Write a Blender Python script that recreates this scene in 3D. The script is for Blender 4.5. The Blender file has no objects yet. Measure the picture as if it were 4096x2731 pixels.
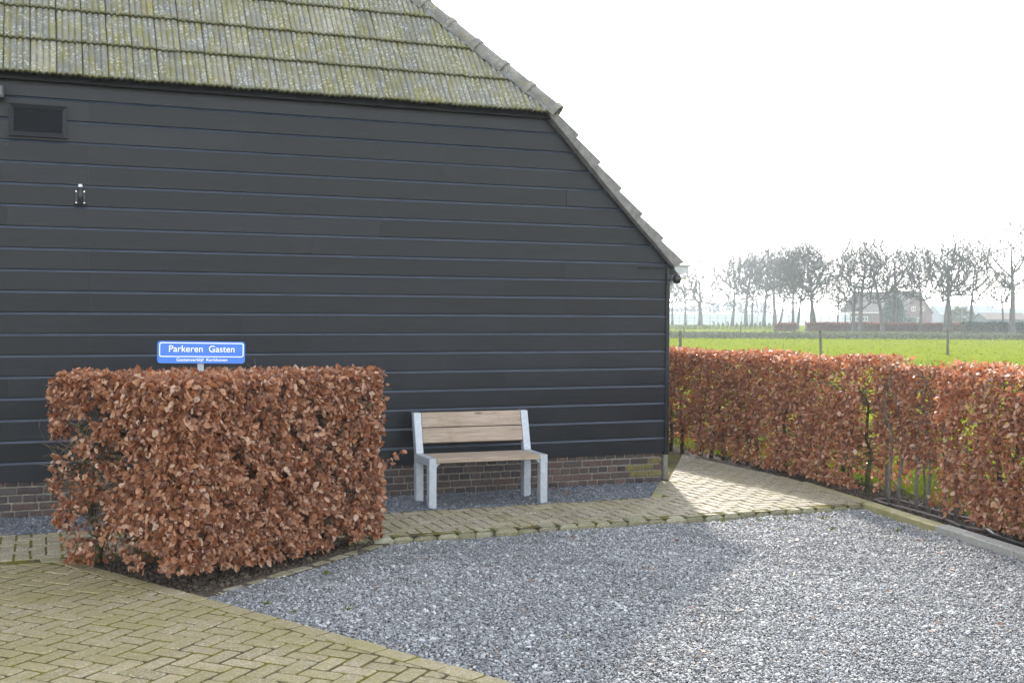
import bpy, bmesh, math, random
import numpy as np
from mathutils import Vector, Matrix

# ------------------------------------------------------------------ scene, camera, light
sc = bpy.context.scene
COL = sc.collection
random.seed(7)
RNG = np.random.default_rng(11)
R_ = math.radians

CAM = np.array((-5.791, -10.113, 1.615))
psi, th, rho = R_(22.267), R_(1.2393), 0.0045
Fv = np.array((math.sin(psi) * math.cos(th), math.cos(psi) * math.cos(th), -math.sin(th)))
Rv = np.array((math.cos(psi), -math.sin(psi), 0.0))
Uv = np.cross(Rv, Fv)
R2 = Rv * math.cos(rho) + Uv * math.sin(rho)
U2 = -Rv * math.sin(rho) + Uv * math.cos(rho)
cam_d = bpy.data.cameras.new('camera')
cam = bpy.data.objects.new('camera', cam_d)
COL.objects.link(cam)
cam.matrix_world = Matrix(((R2[0], U2[0], -Fv[0], CAM[0]), (R2[1], U2[1], -Fv[1], CAM[1]),
                           (R2[2], U2[2], -Fv[2], CAM[2]), (0, 0, 0, 1)))
cam_d.sensor_width = 36.0
cam_d.lens = 41.24
cam_d.clip_start = 0.05
cam_d.clip_end = 6000
sc.camera = cam
sc.render.resolution_x, sc.render.resolution_y = 1024, 682

SUN_EL, SUN_AZ = R_(32.5), R_(22.2)          # azimuth measured from +Y towards +X
world = bpy.data.worlds.new('World')
sc.world = world
world.use_nodes = True
wn = world.node_tree.nodes
wl = world.node_tree.links
wn.clear()
sky = wn.new('ShaderNodeTexSky')
sky.sky_type = 'NISHITA'
sky.sun_disc = False
sky.sun_elevation = SUN_EL
sky.sun_rotation = SUN_AZ
sky.altitude = 0
sky.air_density = 1.0
sky.dust_density = 0.5
sky.ozone_density = 1.0
bgn = wn.new('ShaderNodeBackground')
bgn.inputs[1].default_value = 0.15
outw = wn.new('ShaderNodeOutputWorld')
hsv = wn.new('ShaderNodeHueSaturation')          # thin white veil over the blue
hsv.inputs['Saturation'].default_value = 0.30
wl.new(sky.outputs[0], hsv.inputs['Color'])
wl.new(hsv.outputs[0], bgn.inputs[0])
wl.new(bgn.outputs[0], outw.inputs[0])

sun_d = bpy.data.lights.new('sun', 'SUN')
sun_d.energy = 1.15
sun_d.angle = R_(2.0)
sun_d.color = (1.0, 0.93, 0.82)
sun = bpy.data.objects.new('sun', sun_d)
COL.objects.link(sun)
sd = Vector((math.sin(SUN_AZ) * math.cos(SUN_EL), math.cos(SUN_AZ) * math.cos(SUN_EL), math.sin(SUN_EL)))
sun.rotation_euler = sd.to_track_quat('Z', 'Y').to_euler()
sun.location = (20, 40, 40)

sc.view_settings.view_transform = 'Standard'
sc.view_settings.look = 'None'
sc.view_settings.gamma = 1.0
sc.view_settings.use_curve_mapping = False
sc.view_settings.exposure = 2.3
sc.cycles.use_denoising = True
sc.cycles.max_bounces = 8
sc.cycles.volume_bounces = 1
sc.cycles.transparent_max_bounces = 8
sc.cycles.sample_clamp_indirect = 6.0


def depth_px(p):
    """distance along the view axis, used only to sort pieces by how large they show"""
    return float((np.asarray(p) - CAM) @ Fv)


# ------------------------------------------------------------------ material helpers
class NT:
    def __init__(s, name):
        s.m = bpy.data.materials.new(name)
        s.m.use_nodes = True
        s.t = s.m.node_tree
        s.t.nodes.clear()
        s.out = s.t.nodes.new('ShaderNodeOutputMaterial')

    def n(s, typ, ins=None, **props):
        nd = s.t.nodes.new(typ)
        for k, v in props.items():
            setattr(nd, k, v)
        if ins:
            for k, v in ins.items():
                s.put(nd.inputs[k], v)
        return nd

    def put(s, sock, v):
        if isinstance(v, bpy.types.NodeSocket):
            s.t.links.new(v, sock)
        elif isinstance(v, bpy.types.Node):
            s.t.links.new(v.outputs[0], sock)
        else:
            if isinstance(v, tuple) and len(v) == 3 and sock.type == 'RGBA':
                v = v + (1.0,)
            sock.default_value = v

    def coord(s, which='Object'):
        return s.n('ShaderNodeTexCoord').outputs[which]

    def wpos(s):
        return s.n('ShaderNodeNewGeometry').outputs['Position']

    def mapping(s, v, scale=(1, 1, 1), loc=(0, 0, 0)):
        nd = s.n('ShaderNodeMapping', {'Vector': v})
        nd.inputs['Scale'].default_value = scale
        s.put(nd.inputs['Location'], loc)
        return nd.outputs[0]

    def noise(s, v, scale, detail=4, rough=0.55, dist=0.0):
        return s.n('ShaderNodeTexNoise', {'Vector': v, 'Scale': scale, 'Detail': detail, 'Roughness': rough,
                                          'Distortion': dist}).outputs[0]

    def voro(s, v, scale, feature='F1', out='Distance'):
        return s.n('ShaderNodeTexVoronoi', {'Vector': v, 'Scale': scale}, feature=feature).outputs[out]

    def ramp(s, f, stops):
        nd = s.n('ShaderNodeValToRGB', {'Fac': f})
        cr = nd.color_ramp
        while len(cr.elements) < len(stops):
            cr.elements.new(0.5)
        for e, (p, c) in zip(cr.elements, stops):
            e.position = p
            e.color = (c, c, c, 1) if isinstance(c, (int, float)) else tuple(c) + (1,)
        return nd.outputs[0]

    def mix(s, f, a, b, mode='MIX'):
        nd = s.n('ShaderNodeMix', data_type='RGBA', blend_type=mode)
        s.put(nd.inputs[0], f)
        s.put(nd.inputs[6], a)
        s.put(nd.inputs[7], b)
        return nd.outputs[2]

    def math(s, op, a, b=0.0):
        nd = s.n('ShaderNodeMath', operation=op)
        s.put(nd.inputs[0], a)
        s.put(nd.inputs[1], b)
        return nd.outputs[0]

    def rand(s):
        return s.n('ShaderNodeObjectInfo').outputs['Random']

    def bump(s, h, strength=0.3, dist=0.01):
        return s.n('ShaderNodeBump', {'Height': h, 'Strength': strength, 'Distance': dist}).outputs[0]

    def bsdf(s, col, rough=0.7, spec=0.4, normal=None, metal=0.0, **kw):
        b = s.n('ShaderNodeBsdfPrincipled')
        s.put(b.inputs['Base Color'], col)
        s.put(b.inputs['Roughness'], rough)
        s.put(b.inputs['Metallic'], metal)
        s.put(b.inputs['Specular IOR Level'], spec)
        if normal is not None:
            s.put(b.inputs['Normal'], normal)
        for k, v in kw.items():
            s.put(b.inputs[k.replace('_', ' ')], v)
        s.t.links.new(b.outputs[0], s.out.inputs[0])
        return b


def offs(t, v, amount=37.0):
    """shift coordinates by the object's random number so that alike pieces differ"""
    r = t.rand()
    c = t.n('ShaderNodeCombineXYZ', {0: t.math('MULTIPLY', r, amount), 1: t.math('MULTIPLY', r, amount * 1.7), 2: 0.0})
    nd = t.n('ShaderNodeVectorMath', {0: v, 1: c.outputs[0]}, operation='ADD')
    return nd.outputs[0]


def simple(name, col, rough=0.7, spec=0.4, var=0.15, scale=8.0, metal=0.0, bump=0.0, world=False):
    t = NT(name)
    v = t.wpos() if world else t.coord()
    nz = t.noise(v, scale, 5)
    lo = tuple(c * (1 - var) for c in col)
    hi = tuple(min(1, c * (1 + var)) for c in col)
    c = t.ramp(nz, [(0.3, lo), (0.7, hi)])
    nrm = t.bump(nz, bump, 0.01) if bump else None
    t.bsdf(c, rough, spec, nrm, metal)
    return t.m


MAT = {}


def board_material():
    t = NT('black_stained_wood')
    v = offs(t, t.coord())
    grain = t.noise(t.mapping(v, (1.2, 20, 38)), 3.0, 6, 0.65)
    fine = t.noise(t.mapping(v, (6, 60, 160)), 3.0, 3)
    blot = t.noise(v, 1.7, 4)
    c = t.ramp(grain, [(0.25, (0.0032, 0.0040, 0.0056)), (0.6, (0.0062, 0.0074, 0.0098)), (0.85, (0.015, 0.0168, 0.0205))])
    c = t.mix(t.ramp(blot, [(0.4, 0.0), (0.75, 0.55)]), c, (0.012, 0.0135, 0.0165))
    r = t.ramp(t.mix(0.5, grain, blot), [(0.3, 0.34), (0.7, 0.55)])
    tone = t.ramp(t.rand(), [(0.0, 0.72), (0.5, 1.0), (1.0, 1.35)])
    c = t.mix(1.0, c, tone, 'MULTIPLY')
    h = t.mix(0.4, grain, fine)
    t.bsdf(c, r, 0.33, t.bump(h, 0.45, 0.004))
    return t.m


def tile_material():
    t = NT('weathered_roof_tile')
    o = t.coord()
    v = offs(t, o)
    base = t.ramp(t.rand(), [(0.0, (0.165, 0.162, 0.142)), (0.5, (0.215, 0.21, 0.18)), (0.8, (0.25, 0.235, 0.185)), (1.0, (0.32, 0.295, 0.23))])
    base = t.mix(t.ramp(t.noise(v, 14, 5), [(0.35, 0.0), (0.7, 0.5)]), base, (0.12, 0.13, 0.14))
    # green algae in streaks running down the tile
    st = t.noise(t.mapping(v, (20, 2.2, 4)), 1.6, 4)
    amt = t.math('MULTIPLY', t.ramp(st, [(0.40, 0.0), (0.58, 0.75)]), t.ramp(t.noise(v, 3.3, 2), [(0.34, 0.25), (0.56, 1.0)]))
    c = t.mix(amt, base, (0.215, 0.195, 0.045))
    # pale lichen rings and spots
    vd = t.voro(v, 34)
    big = t.noise(v, 5.0, 3)
    spots = t.math('MULTIPLY', t.ramp(vd, [(0.12, 0.45), (0.26, 1.0), (0.40, 0.0)]), t.ramp(big, [(0.38, 0.0), (0.52, 1.0)]))
    c = t.mix(t.math('MULTIPLY', spots, 0.8), c, (0.47, 0.48, 0.45))
    sp2 = t.math('MULTIPLY', t.ramp(t.voro(v, 120), [(0.25, 1.0), (0.4, 0.0)]), t.ramp(t.noise(v, 9.0, 3), [(0.45, 0.0), (0.6, 0.8)]))
    c = t.mix(sp2, c, (0.40, 0.42, 0.41))
    # orange lichen
    og = t.math('MULTIPLY', t.ramp(t.voro(v, 26), [(0.16, 1.0), (0.24, 0.0)]), t.ramp(t.noise(v, 4.2, 2), [(0.58, 0.0), (0.66, 1.0)]))
    c = t.mix(og, c, (0.42, 0.24, 0.03))
    # mossy lower edge
    xyz = t.n('ShaderNodeSeparateXYZ', {0: o})
    y = xyz.outputs[1]
    # dirt settled in the troughs of the corrugation
    tr = t.math('COSINE', t.math('MULTIPLY', xyz.outputs[0], 2 * math.pi * 3 / (0.1855 * 0.76)))
    c = t.mix(t.math('MULTIPLY', t.ramp(tr, [(0.35, 0.0), (0.95, 0.6)]), t.ramp(t.noise(v, 7, 3), [(0.3, 0.4), (0.6, 1.0)])), c, (0.095, 0.095, 0.045))
    edge = t.math('MULTIPLY', t.ramp(y, [(0.0, 1.0), (0.035, 0.0)]), t.ramp(t.noise(v, 22, 3), [(0.3, 0.25), (0.6, 1.0)]))
    c = t.mix(edge, c, (0.085, 0.085, 0.022))
    c = t.mix(1.0, c, (0.86, 0.86, 0.86), 'MULTIPLY')
    t.bsdf(c, 0.88, 0.25, t.bump(t.noise(v, 110, 4), 0.5, 0.004))
    return t.m


def brick_material(name, cols, moss=0.0):
    t = NT(name)
    v = offs(t, t.coord())
    c = t.ramp(t.rand(), [(i / max(1, len(cols) - 1), q) for i, q in enumerate(cols)])
    c = t.mix(t.ramp(t.noise(v, 22, 5), [(0.3, 0.0), (0.75, 0.6)]), c, tuple(0.55 * a for a in cols[0]))
    c = t.mix(t.ramp(t.noise(v, 60, 3), [(0.62, 0.0), (0.72, 0.35)]), c, (0.25, 0.22, 0.19))
    if moss:
        c = t.mix(t.ramp(t.noise(t.wpos(), 14, 5), [(0.36, 0.1), (0.58, moss)]), c, (0.15, 0.135, 0.030))
    t.bsdf(c, 0.85, 0.3, t.bump(t.noise(v, 55, 5), 0.6, 0.006))
    return t.m


def paver_material(name, tones, green, speck=0.55):
    t = NT(name)
    v = offs(t, t.coord())
    w = t.wpos()
    c = t.ramp(t.rand(), [(i / (len(tones) - 1), q) for i, q in enumerate(tones)])
    c = t.mix(t.ramp(t.noise(v, 16, 5), [(0.3, 0.0), (0.75, 0.45)]), c, tuple(0.7 * a for a in tones[0]))
    # exposed aggregate
    cell = t.n('ShaderNodeTexVoronoi', {'Vector': w, 'Scale': 150.0})
    g = t.n('ShaderNodeSeparateXYZ', {0: cell.outputs['Color']}).outputs[0]
    c = t.mix(t.ramp(g, [(0.76, 0.0), (0.82, speck)]), c, (0.56, 0.53, 0.46))
    c = t.mix(t.ramp(g, [(0.0, 0.5), (0.2, 0.0)]), c, (0.09, 0.08, 0.065))
    # algae film, world-space so it runs across the pieces
    a = t.math('MULTIPLY', t.ramp(t.noise(w, 2.3, 5), [(0.38, 0.15), (0.66, 1.0)]), green)
    c = t.mix(a, c, (0.180, 0.160, 0.042))
    # old pale lichen blotches
    c = t.mix(t.ramp(t.noise(v, 5.5, 3), [(0.66, 0.0), (0.72, 0.5)]), c, (0.34, 0.33, 0.25))
    r = t.ramp(t.noise(w, 30, 3), [(0.3, 0.55), (0.7, 0.8)])
    t.bsdf(c, r, 0.4, t.bump(t.mix(0.5, t.noise(w, 160, 3), g), 0.6, 0.004))
    return t.m


def joint_material():
    t = NT('mossy_joint_soil')
    w = t.wpos()
    c = t.ramp(t.noise(w, 35, 5), [(0.3, (0.045, 0.038, 0.020)), (0.7, (0.10, 0.084, 0.045))])
    m = t.ramp(t.noise(w, 5.5, 5), [(0.42, 0.0), (0.56, 1.0)])
    c = t.mix(m, c, t.ramp(t.noise(w, 60, 3), [(0.3, (0.075, 0.072, 0.012)), (0.7, (0.165, 0.140, 0.018))]))
    t.bsdf(c, 0.95, 0.1, t.bump(t.noise(w, 140, 4), 0.8, 0.01))
    return t.m


def gravel_material(name, dark, light, rough=0.5):
    t = NT(name)
    r = t.rand()
    v = offs(t, t.coord(), 80)
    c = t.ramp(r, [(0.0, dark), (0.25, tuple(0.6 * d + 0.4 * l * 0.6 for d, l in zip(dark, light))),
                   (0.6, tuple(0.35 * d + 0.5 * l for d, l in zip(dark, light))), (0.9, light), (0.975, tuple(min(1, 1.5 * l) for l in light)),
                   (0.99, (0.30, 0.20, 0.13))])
    c = t.mix(t.ramp(t.noise(v, 40, 4), [(0.35, 0.0), (0.7, 0.45)]), c, tuple(0.75 * d for d in dark))
    # wheel-worn patches where darker fines come up
    c = t.mix(t.ramp(t.noise(t.wpos(), 1.1, 5, 0.6, 0.4), [(0.46, 0.0), (0.70, 0.45)]), c, tuple(0.9 * d for d in dark))
    t.bsdf(c, rough, 0.5, t.bump(t.noise(v, 90, 3), 0.3, 0.004))
    return t.m


def gravel_ground_material():
    t = NT('gravel_bed')
    w = t.wpos()
    cell = t.n('ShaderNodeTexVoronoi', {'Vector': w, 'Scale': 65.0})
    g = t.n('ShaderNodeSeparateXYZ', {0: cell.outputs['Color']}).outputs[0]
    c = t.ramp(g, [(0.0, (0.05, 0.055, 0.06)), (0.6, (0.15, 0.16, 0.175)), (1.0, (0.30, 0.31, 0.32))])
    c = t.mix(t.ramp(cell.outputs['Distance'], [(0.4, 0.0), (0.75, 0.8)]), c, (0.03, 0.03, 0.032))
    t.bsdf(c, 0.75, 0.3, t.bump(cell.outputs['Distance'], -0.8, 0.012))
    return t.m


def leaf_material(name, stops, transl=0.35, rough=0.42, spec=0.45):
    t = NT(name)
    at = t.n('ShaderNodeAttribute', attribute_name='tint').outputs['Fac']
    w = t.wpos()
    c = t.ramp(at, stops)
    c = t.mix(t.ramp(t.noise(w, 55, 3), [(0.35, 0.0), (0.75, 0.35)]), c, tuple(0.5 * x for x in stops[0][1]))
    b = t.bsdf(c, rough, spec)
    tr = t.n('ShaderNodeBsdfTranslucent')
    t.put(tr.inputs[0], t.mix(0.5, c, (0.62, 0.16, 0.05)) if transl > 0 else c)
    mx = t.n('ShaderNodeMixShader')
    mx.inputs[0].default_value = abs(transl)
    t.t.links.new(b.outputs[0], mx.inputs[1])
    t.t.links.new(tr.outputs[0], mx.inputs[2])
    t.t.links.new(mx.outputs[0], t.out.inputs[0])
    return t.m


def wood_material():
    t = NT('weathered_grey_timber')
    v = offs(t, t.coord())
    g = t.noise(t.mapping(v, (2.0, 28, 28)), 2.4, 6, 0.6, 0.6)
    c = t.ramp(g, [(0.25, (0.20, 0.150, 0.108)), (0.5, (0.30, 0.232, 0.175)), (0.8, (0.40, 0.325, 0.26))])
    kn = t.voro(t.mapping(v, (2.3, 7, 7)), 1.3)
    c = t.mix(t.ramp(kn, [(0.05, 0.75), (0.16, 0.0)]), c, (0.085, 0.055, 0.035))
    c = t.mix(t.ramp(t.noise(t.mapping(v, (3, 60, 60)), 3.0, 3), [(0.63, 0.0), (0.72, 0.55)]), c, (0.43, 0.38, 0.33))
    c = t.mix(t.ramp(t.noise(v, 5, 4), [(0.55, 0.0), (0.75, 0.4)]), c, (0.15, 0.13, 0.065))
    t.bsdf(c, 0.8, 0.25, t.bump(g, 0.35, 0.004))
    return t.m


def zinc_material(name, a, b, rough=0.5, metal=0.55):
    t = NT(name)
    v = offs(t, t.coord())
    s = t.n('ShaderNodeTexVoronoi', {'Vector': v, 'Scale': 38.0})
    g = t.n('ShaderNodeSeparateXYZ', {0: s.outputs['Color']}).outputs[0]
    f = t.mix(0.55, g, t.noise(v, 13, 5))
    c = t.ramp(f, [(0.25, a), (0.75, b)])
    t.bsdf(c, t.ramp(f, [(0.2, rough - 0.1), (0.8, rough + 0.12)]), 0.5, t.bump(t.noise(v, 60, 3), 0.08, 0.003), metal)
    return t.m


def grass_ground_material():
    t = NT('meadow_turf')
    w = t.wpos()
    f = t.noise(w, 0.35, 6, 0.65)
    g = t.noise(t.mapping(w, (1, 1, 1)), 9.0, 6, 0.7)
    c = t.ramp(t.mix(0.6, f, g), [(0.3, (0.115, 0.145, 0.009)), (0.5, (0.147, 0.180, 0.012)), (0.68, (0.175, 0.200, 0.020))])
    c = t.mix(t.ramp(t.noise(w, 1.6, 5), [(0.60, 0.0), (0.75, 0.35)]), c, (0.21, 0.22, 0.05))
    t.bsdf(c, 1.0, 0.0, t.bump(t.mix(0.5, g, t.noise(w, 40, 4)), 0.35, 0.03))
    return t.m


MAT['board'] = board_material()
MAT['board_glint'] = simple('painted_sky_glint_edge', (0.021, 0.028, 0.042), 0.38, 0.5, 0.3, 6, world=True)  # lighter bluish tone paints a sky highlight along the board chamfers
MAT['tile'] = tile_material()
MAT['brick'] = brick_material('purple_brown_brick', [(0.042, 0.034, 0.034), (0.060, 0.046, 0.044), (0.072, 0.056, 0.050), (0.088, 0.062, 0.054), (0.066, 0.060, 0.057)], 0.0)
MAT['brick_red'] = brick_material('red_brown_brick', [(0.075, 0.050, 0.043), (0.105, 0.067, 0.055), (0.13, 0.086, 0.072), (0.075, 0.064, 0.060)], 0.0)
MAT['brick_moss'] = brick_material('mossy_brick', [(0.10, 0.072, 0.050), (0.12, 0.09, 0.055)], 0.85)
MAT['mortar'] = simple('lime_mortar', (0.185, 0.168, 0.138), 0.95, 0.1, 0.3, 30, bump=0.6, world=True)
MAT['paver_drive'] = paver_material('driveway_paver', [(0.225, 0.178, 0.095), (0.275, 0.220, 0.122), (0.33, 0.262, 0.158), (0.295, 0.240, 0.122)], 0.62, 0.42)
MAT['paver_path'] = paver_material('path_paver', [(0.185, 0.150, 0.098), (0.235, 0.193, 0.130), (0.275, 0.225, 0.160), (0.30, 0.262, 0.175)], 0.38)
MAT['paver_edge'] = paver_material('old_edge_stone', [(0.15, 0.14, 0.085), (0.23, 0.215, 0.14), (0.18, 0.165, 0.10), (0.34, 0.33, 0.25)], 0.40, 0.25)
MAT['joint'] = joint_material()
MAT['gravel'] = gravel_material('grey_gravel_stone', (0.112, 0.114, 0.116), (0.43, 0.433, 0.432))
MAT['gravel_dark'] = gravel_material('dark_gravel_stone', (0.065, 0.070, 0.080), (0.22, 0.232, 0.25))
MAT['gravel_bed'] = gravel_ground_material()
MAT['soil'] = simple('dark_garden_soil', (0.080, 0.063, 0.047), 0.95, 0.1, 0.6, 40, bump=0.9, world=True)
MAT['edging'] = paver_material('concrete_edging', [(0.27, 0.265, 0.24), (0.33, 0.325, 0.30)], 0.15, 0.25)
MAT['edging_moss'] = paver_material('mossy_concrete_edging', [(0.26, 0.235, 0.10), (0.30, 0.27, 0.12)], 0.7, 0.1)
BROWN = [(0.0, (0.085, 0.036, 0.021)), (0.3, (0.25, 0.106, 0.050)), (0.65, (0.41, 0.195, 0.098)), (0.88, (0.55, 0.325, 0.19)), (1.0, (0.64, 0.47, 0.35))]
MAT['leaf_dry'] = leaf_material('dry_beech_leaf', BROWN, 0.40)
MAT['bark_moss'] = simple('mossy_bark', (0.060, 0.060, 0.024), 0.9, 0.15, 0.5, 25, bump=0.7)
MAT['bark_grey'] = simple('grey_bark', (0.125, 0.115, 0.098), 0.9, 0.15, 0.35, 30, bump=0.5)
MAT['twig'] = simple('thin_twig', (0.115, 0.092, 0.060), 0.85, 0.2, 0.4, 30, world=True)
MAT['wood'] = wood_material()
MAT['galv'] = zinc_material('galvanised_steel', (0.32, 0.345, 0.37), (0.42, 0.45, 0.48), 0.55, 0.4)
MAT['zinc'] = zinc_material('zinc_sheet', (0.30, 0.31, 0.31), (0.42, 0.43, 0.42), 0.55, 0.3)
MAT['lead'] = simple('lead_flashing', (0.15, 0.155, 0.16), 0.6, 0.4, 0.3, 12, metal=0.2)
MAT['concrete_tile'] = simple('grey_concrete_tile', (0.155, 0.150, 0.138), 0.85, 0.3, 0.3, 16, bump=0.5)
MAT['ridge'] = None
MAT['vent_frame'] = simple('black_vent_frame', (0.007, 0.008, 0.010), 0.5, 0.25, 0.2, 20)
MAT['glass_dark0'] = simple('dark_lens', (0.02, 0.022, 0.026), 0.15, 0.5, 0.1, 5)
MAT['black'] = simple('black_painted_metal', (0.014, 0.015, 0.016), 0.45, 0.5, 0.2, 20)
MAT['steel'] = simple('bright_steel', (0.62, 0.62, 0.60), 0.35, 0.5, 0.1, 30, metal=0.7)
MAT['blue'] = simple('blue_sign_enamel', (0.030, 0.150, 0.560), 0.35, 0.5, 0.05, 3)
MAT['white'] = simple('white_sign_paint', (0.80, 0.82, 0.85), 0.4, 0.4, 0.03, 5)
MAT['hose'] = simple('brown_garden_hose', (0.105, 0.078, 0.066), 0.5, 0.4, 0.25, 20)
MAT['hose_black'] = simple('black_garden_hose', (0.02, 0.022, 0.024), 0.4, 0.5, 0.25, 20)
MAT['grass_ground'] = grass_ground_material()
MAT['dark_inside'] = simple('dark_soffit', (0.02, 0.02, 0.02), 0.9, 0.1, 0.2, 10)


def ridge_material():
    t = NT('ridge_tile_lichen')
    v = offs(t, t.coord())
    c = t.ramp(t.noise(v, 9, 5), [(0.3, (0.12, 0.115, 0.10)), (0.7, (0.215, 0.205, 0.175))])
    sp = t.math('MULTIPLY', t.ramp(t.voro(v, 60), [(0.3, 1.0), (0.45, 0.0)]), t.ramp(t.noise(v, 6, 3), [(0.45, 0.0), (0.6, 0.8)]))
    c = t.mix(sp, c, (0.36, 0.37, 0.33))
    c = t.mix(t.ramp(t.noise(v, 12, 3), [(0.62, 0.0), (0.72, 0.8)]), c, (0.20, 0.18, 0.05))
    t.bsdf(c, 0.88, 0.25, t.bump(t.noise(v, 70, 4), 0.5, 0.005))
    return t.m


MAT['ridge'] = ridge_material()


# ------------------------------------------------------------------ mesh helpers
def mk(name, verts, faces, mat, parent=None, smooth=False, mats=None):
    me = bpy.data.meshes.new(name)
    me.from_pydata([tuple(map(float, v)) for v in verts], [], faces)
    if mats:
        for m in mats:
            me.materials.append(m)
    else:
        me.materials.append(mat)
    if smooth:
        me.polygons.foreach_set('use_smooth', [True] * len(me.polygons))
    me.update()
    return link(name, me, parent)


def link(name, me, parent=None):
    o = bpy.data.objects.new(name, me)
    COL.objects.link(o)
    if parent:
        o.parent = parent
    return o


def mk_np(name, V, F3, mat, parent=None, tint=None, smooth=False):
    """fast triangle mesh from numpy arrays"""
    me = bpy.data.meshes.new(name)
    V = np.ascontiguousarray(V, np.float32)
    F3 = np.ascontiguousarray(F3, np.int32)
    k = F3.shape[1]
    me.vertices.add(len(V))
    me.vertices.foreach_set('co', V.ravel())
    me.loops.add(F3.size)
    me.loops.foreach_set('vertex_index', F3.ravel())
    me.polygons.add(len(F3))
    me.polygons.foreach_set('loop_start', np.arange(0, F3.size, k, dtype=np.int32))
    me.polygons.foreach_set('loop_total', np.full(len(F3), k, np.int32))
    if smooth:
        me.polygons.foreach_set('use_smooth', np.ones(len(F3), bool))
    me.update(calc_edges=True)
    if tint is not None:
        a = me.attributes.new('tint', 'FLOAT', 'POINT')
        a.data.foreach_set('value', np.ascontiguousarray(tint, np.float32))
    me.materials.append(mat)
    return link(name, me, parent)


def tag(o, label=None, cat=None, group=None, kind=None):
    if label:
        o['label'] = label
    if cat:
        o['category'] = cat
    if group:
        o['group'] = group
    if kind:
        o['kind'] = kind
    return o


def empty(name, loc, label, cat, group=None):
    o = bpy.data.objects.new(name, None)
    COL.objects.link(o)
    o.location = loc
    o.empty_display_size = 0.2
    return tag(o, label, cat, group)


class MB:
    def __init__(s):
        s.v = []
        s.f = []

    def add(s, verts, faces):
        b = len(s.v)
        s.v += [tuple(v) for v in verts]
        s.f += [tuple(b + i for i in f) for f in faces]
        return s

    def box(s, x0, x1, y0, y1, z0, z1, ch=0.0, M=None):
        """box, its eight edges-to-corners chamfered by ch"""
        c = np.array(((x0 + x1) / 2, (y0 + y1) / 2, (z0 + z1) / 2))
        h = np.array((abs(x1 - x0) / 2, abs(y1 - y0) / 2, abs(z1 - z0) / 2))
        bm = bmesh.new()
        bmesh.ops.create_cube(bm, size=2.0)
        for v in bm.verts:
            v.co = Vector((v.co.x * h[0] + c[0], v.co.y * h[1] + c[1], v.co.z * h[2] + c[2]))
        if ch > 0:
            bmesh.ops.bevel(bm, geom=bm.edges[:], offset=ch, segments=1, affect='EDGES', clamp_overlap=True)
        if M is not None:
            bm.transform(M)
        bm.verts.ensure_lookup_table()
        s.add([v.co[:] for v in bm.verts], [[v.index for v in f.verts] for f in bm.faces])
        bm.free()
        return s

    def tube(s, pts, rad, n=8, cap=True):
        pts = [np.array(p, float) for p in pts]
        rad = [rad] * len(pts) if isinstance(rad, (int, float)) else rad
        b = len(s.v)
        up = np.array((0.13, 0.21, 0.97))
        for i, p in enumerate(pts):
            d = pts[min(i + 1, len(pts) - 1)] - pts[max(i - 1, 0)]
            d = d / (np.linalg.norm(d) + 1e-9)
            u = up if abs(d @ up) < 0.95 else np.array((1.0, 0.1, 0.0))
            a = np.cross(d, u)
            a /= np.linalg.norm(a)
            c = np.cross(d, a)
            for k in range(n):
                an = 2 * math.pi * k / n
                s.v.append(tuple(p + rad[i] * (a * math.cos(an) + c * math.sin(an))))
        for i in range(len(pts) - 1):
            for k in range(n):
                k2 = (k + 1) % n
                s.f.append((b + i * n + k, b + i * n + k2, b + (i + 1) * n + k2, b + (i + 1) * n + k))
        if cap:
            s.f.append(tuple(b + k for k in range(n))[::-1])
            s.f.append(tuple(b + (len(pts) - 1) * n + k for k in range(n)))
        return s

    def prism(s, poly, z0, z1, ch=0.0, jit=0.0):
        """upright slab over a polygon (counter-clockwise), its top edge chamfered"""
        n = len(poly)
        P = np.array(poly, float)
        cen = P.mean(0)
        b = len(s.v)
        for (x, y) in P:
            s.v.append((x, y, z0))
        for (x, y) in P:
            s.v.append((x, y, z1 - ch))
        for p in P:
            d = cen - p
            L = np.linalg.norm(d) + 1e-9
            q = p + d / L * min(ch * 1.3, L * 0.4)
            s.v.append((q[0], q[1], z1 + random.uniform(-jit, jit)))
        for k in range(n):
            k2 = (k + 1) % n
            s.f.append((b + k, b + k2, b + n + k2, b + n + k))
            s.f.append((b + n + k, b + n + k2, b + 2 * n + k2, b + 2 * n + k))
        s.f.append(tuple(b + 2 * n + k for k in range(n)))
        return s

    def build(s, name, mat, parent=None, smooth=False):
        return mk(name, s.v, s.f, mat, parent, smooth)


def clip_poly(poly, planes):
    """planes: (nx, ny, d), keep nx*x + ny*y <= d"""
    for nx, ny, d in planes:
        out = []
        for i in range(len(poly)):
            a, b = poly[i], poly[(i + 1) % len(poly)]
            da, db = nx * a[0] + ny * a[1] - d, nx * b[0] + ny * b[1] - d
            if da <= 0:
                out.append(a)
            if (da < 0 < db) or (db < 0 < da):
                t = da / (da - db)
                out.append((a[0] + t * (b[0] - a[0]), a[1] + t * (b[1] - a[1])))
        poly = out
        if len(poly) < 3:
            return []
    return poly


def area(poly):
    return 0.5 * abs(sum(poly[i][0] * poly[(i + 1) % len(poly)][1] - poly[(i + 1) % len(poly)][0] * poly[i][1] for i in range(len(poly))))


def halfplane(a, b):
    """keep the left side of a->b"""
    dx, dy = b[0] - a[0], b[1] - a[1]
    L = math.hypot(dx, dy)
    nx, ny = dy / L, -dx / L
    return (nx, ny, nx * a[0] + ny * a[1])


# ------------------------------------------------------------------ ground sheets
def sheet(name, poly, z, mat, kind='structure'):
    o = mk(name, [(x, y, z) for x, y in poly], [tuple(range(len(poly)))], mat)
    if kind:
        o['kind'] = kind
    return o


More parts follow.
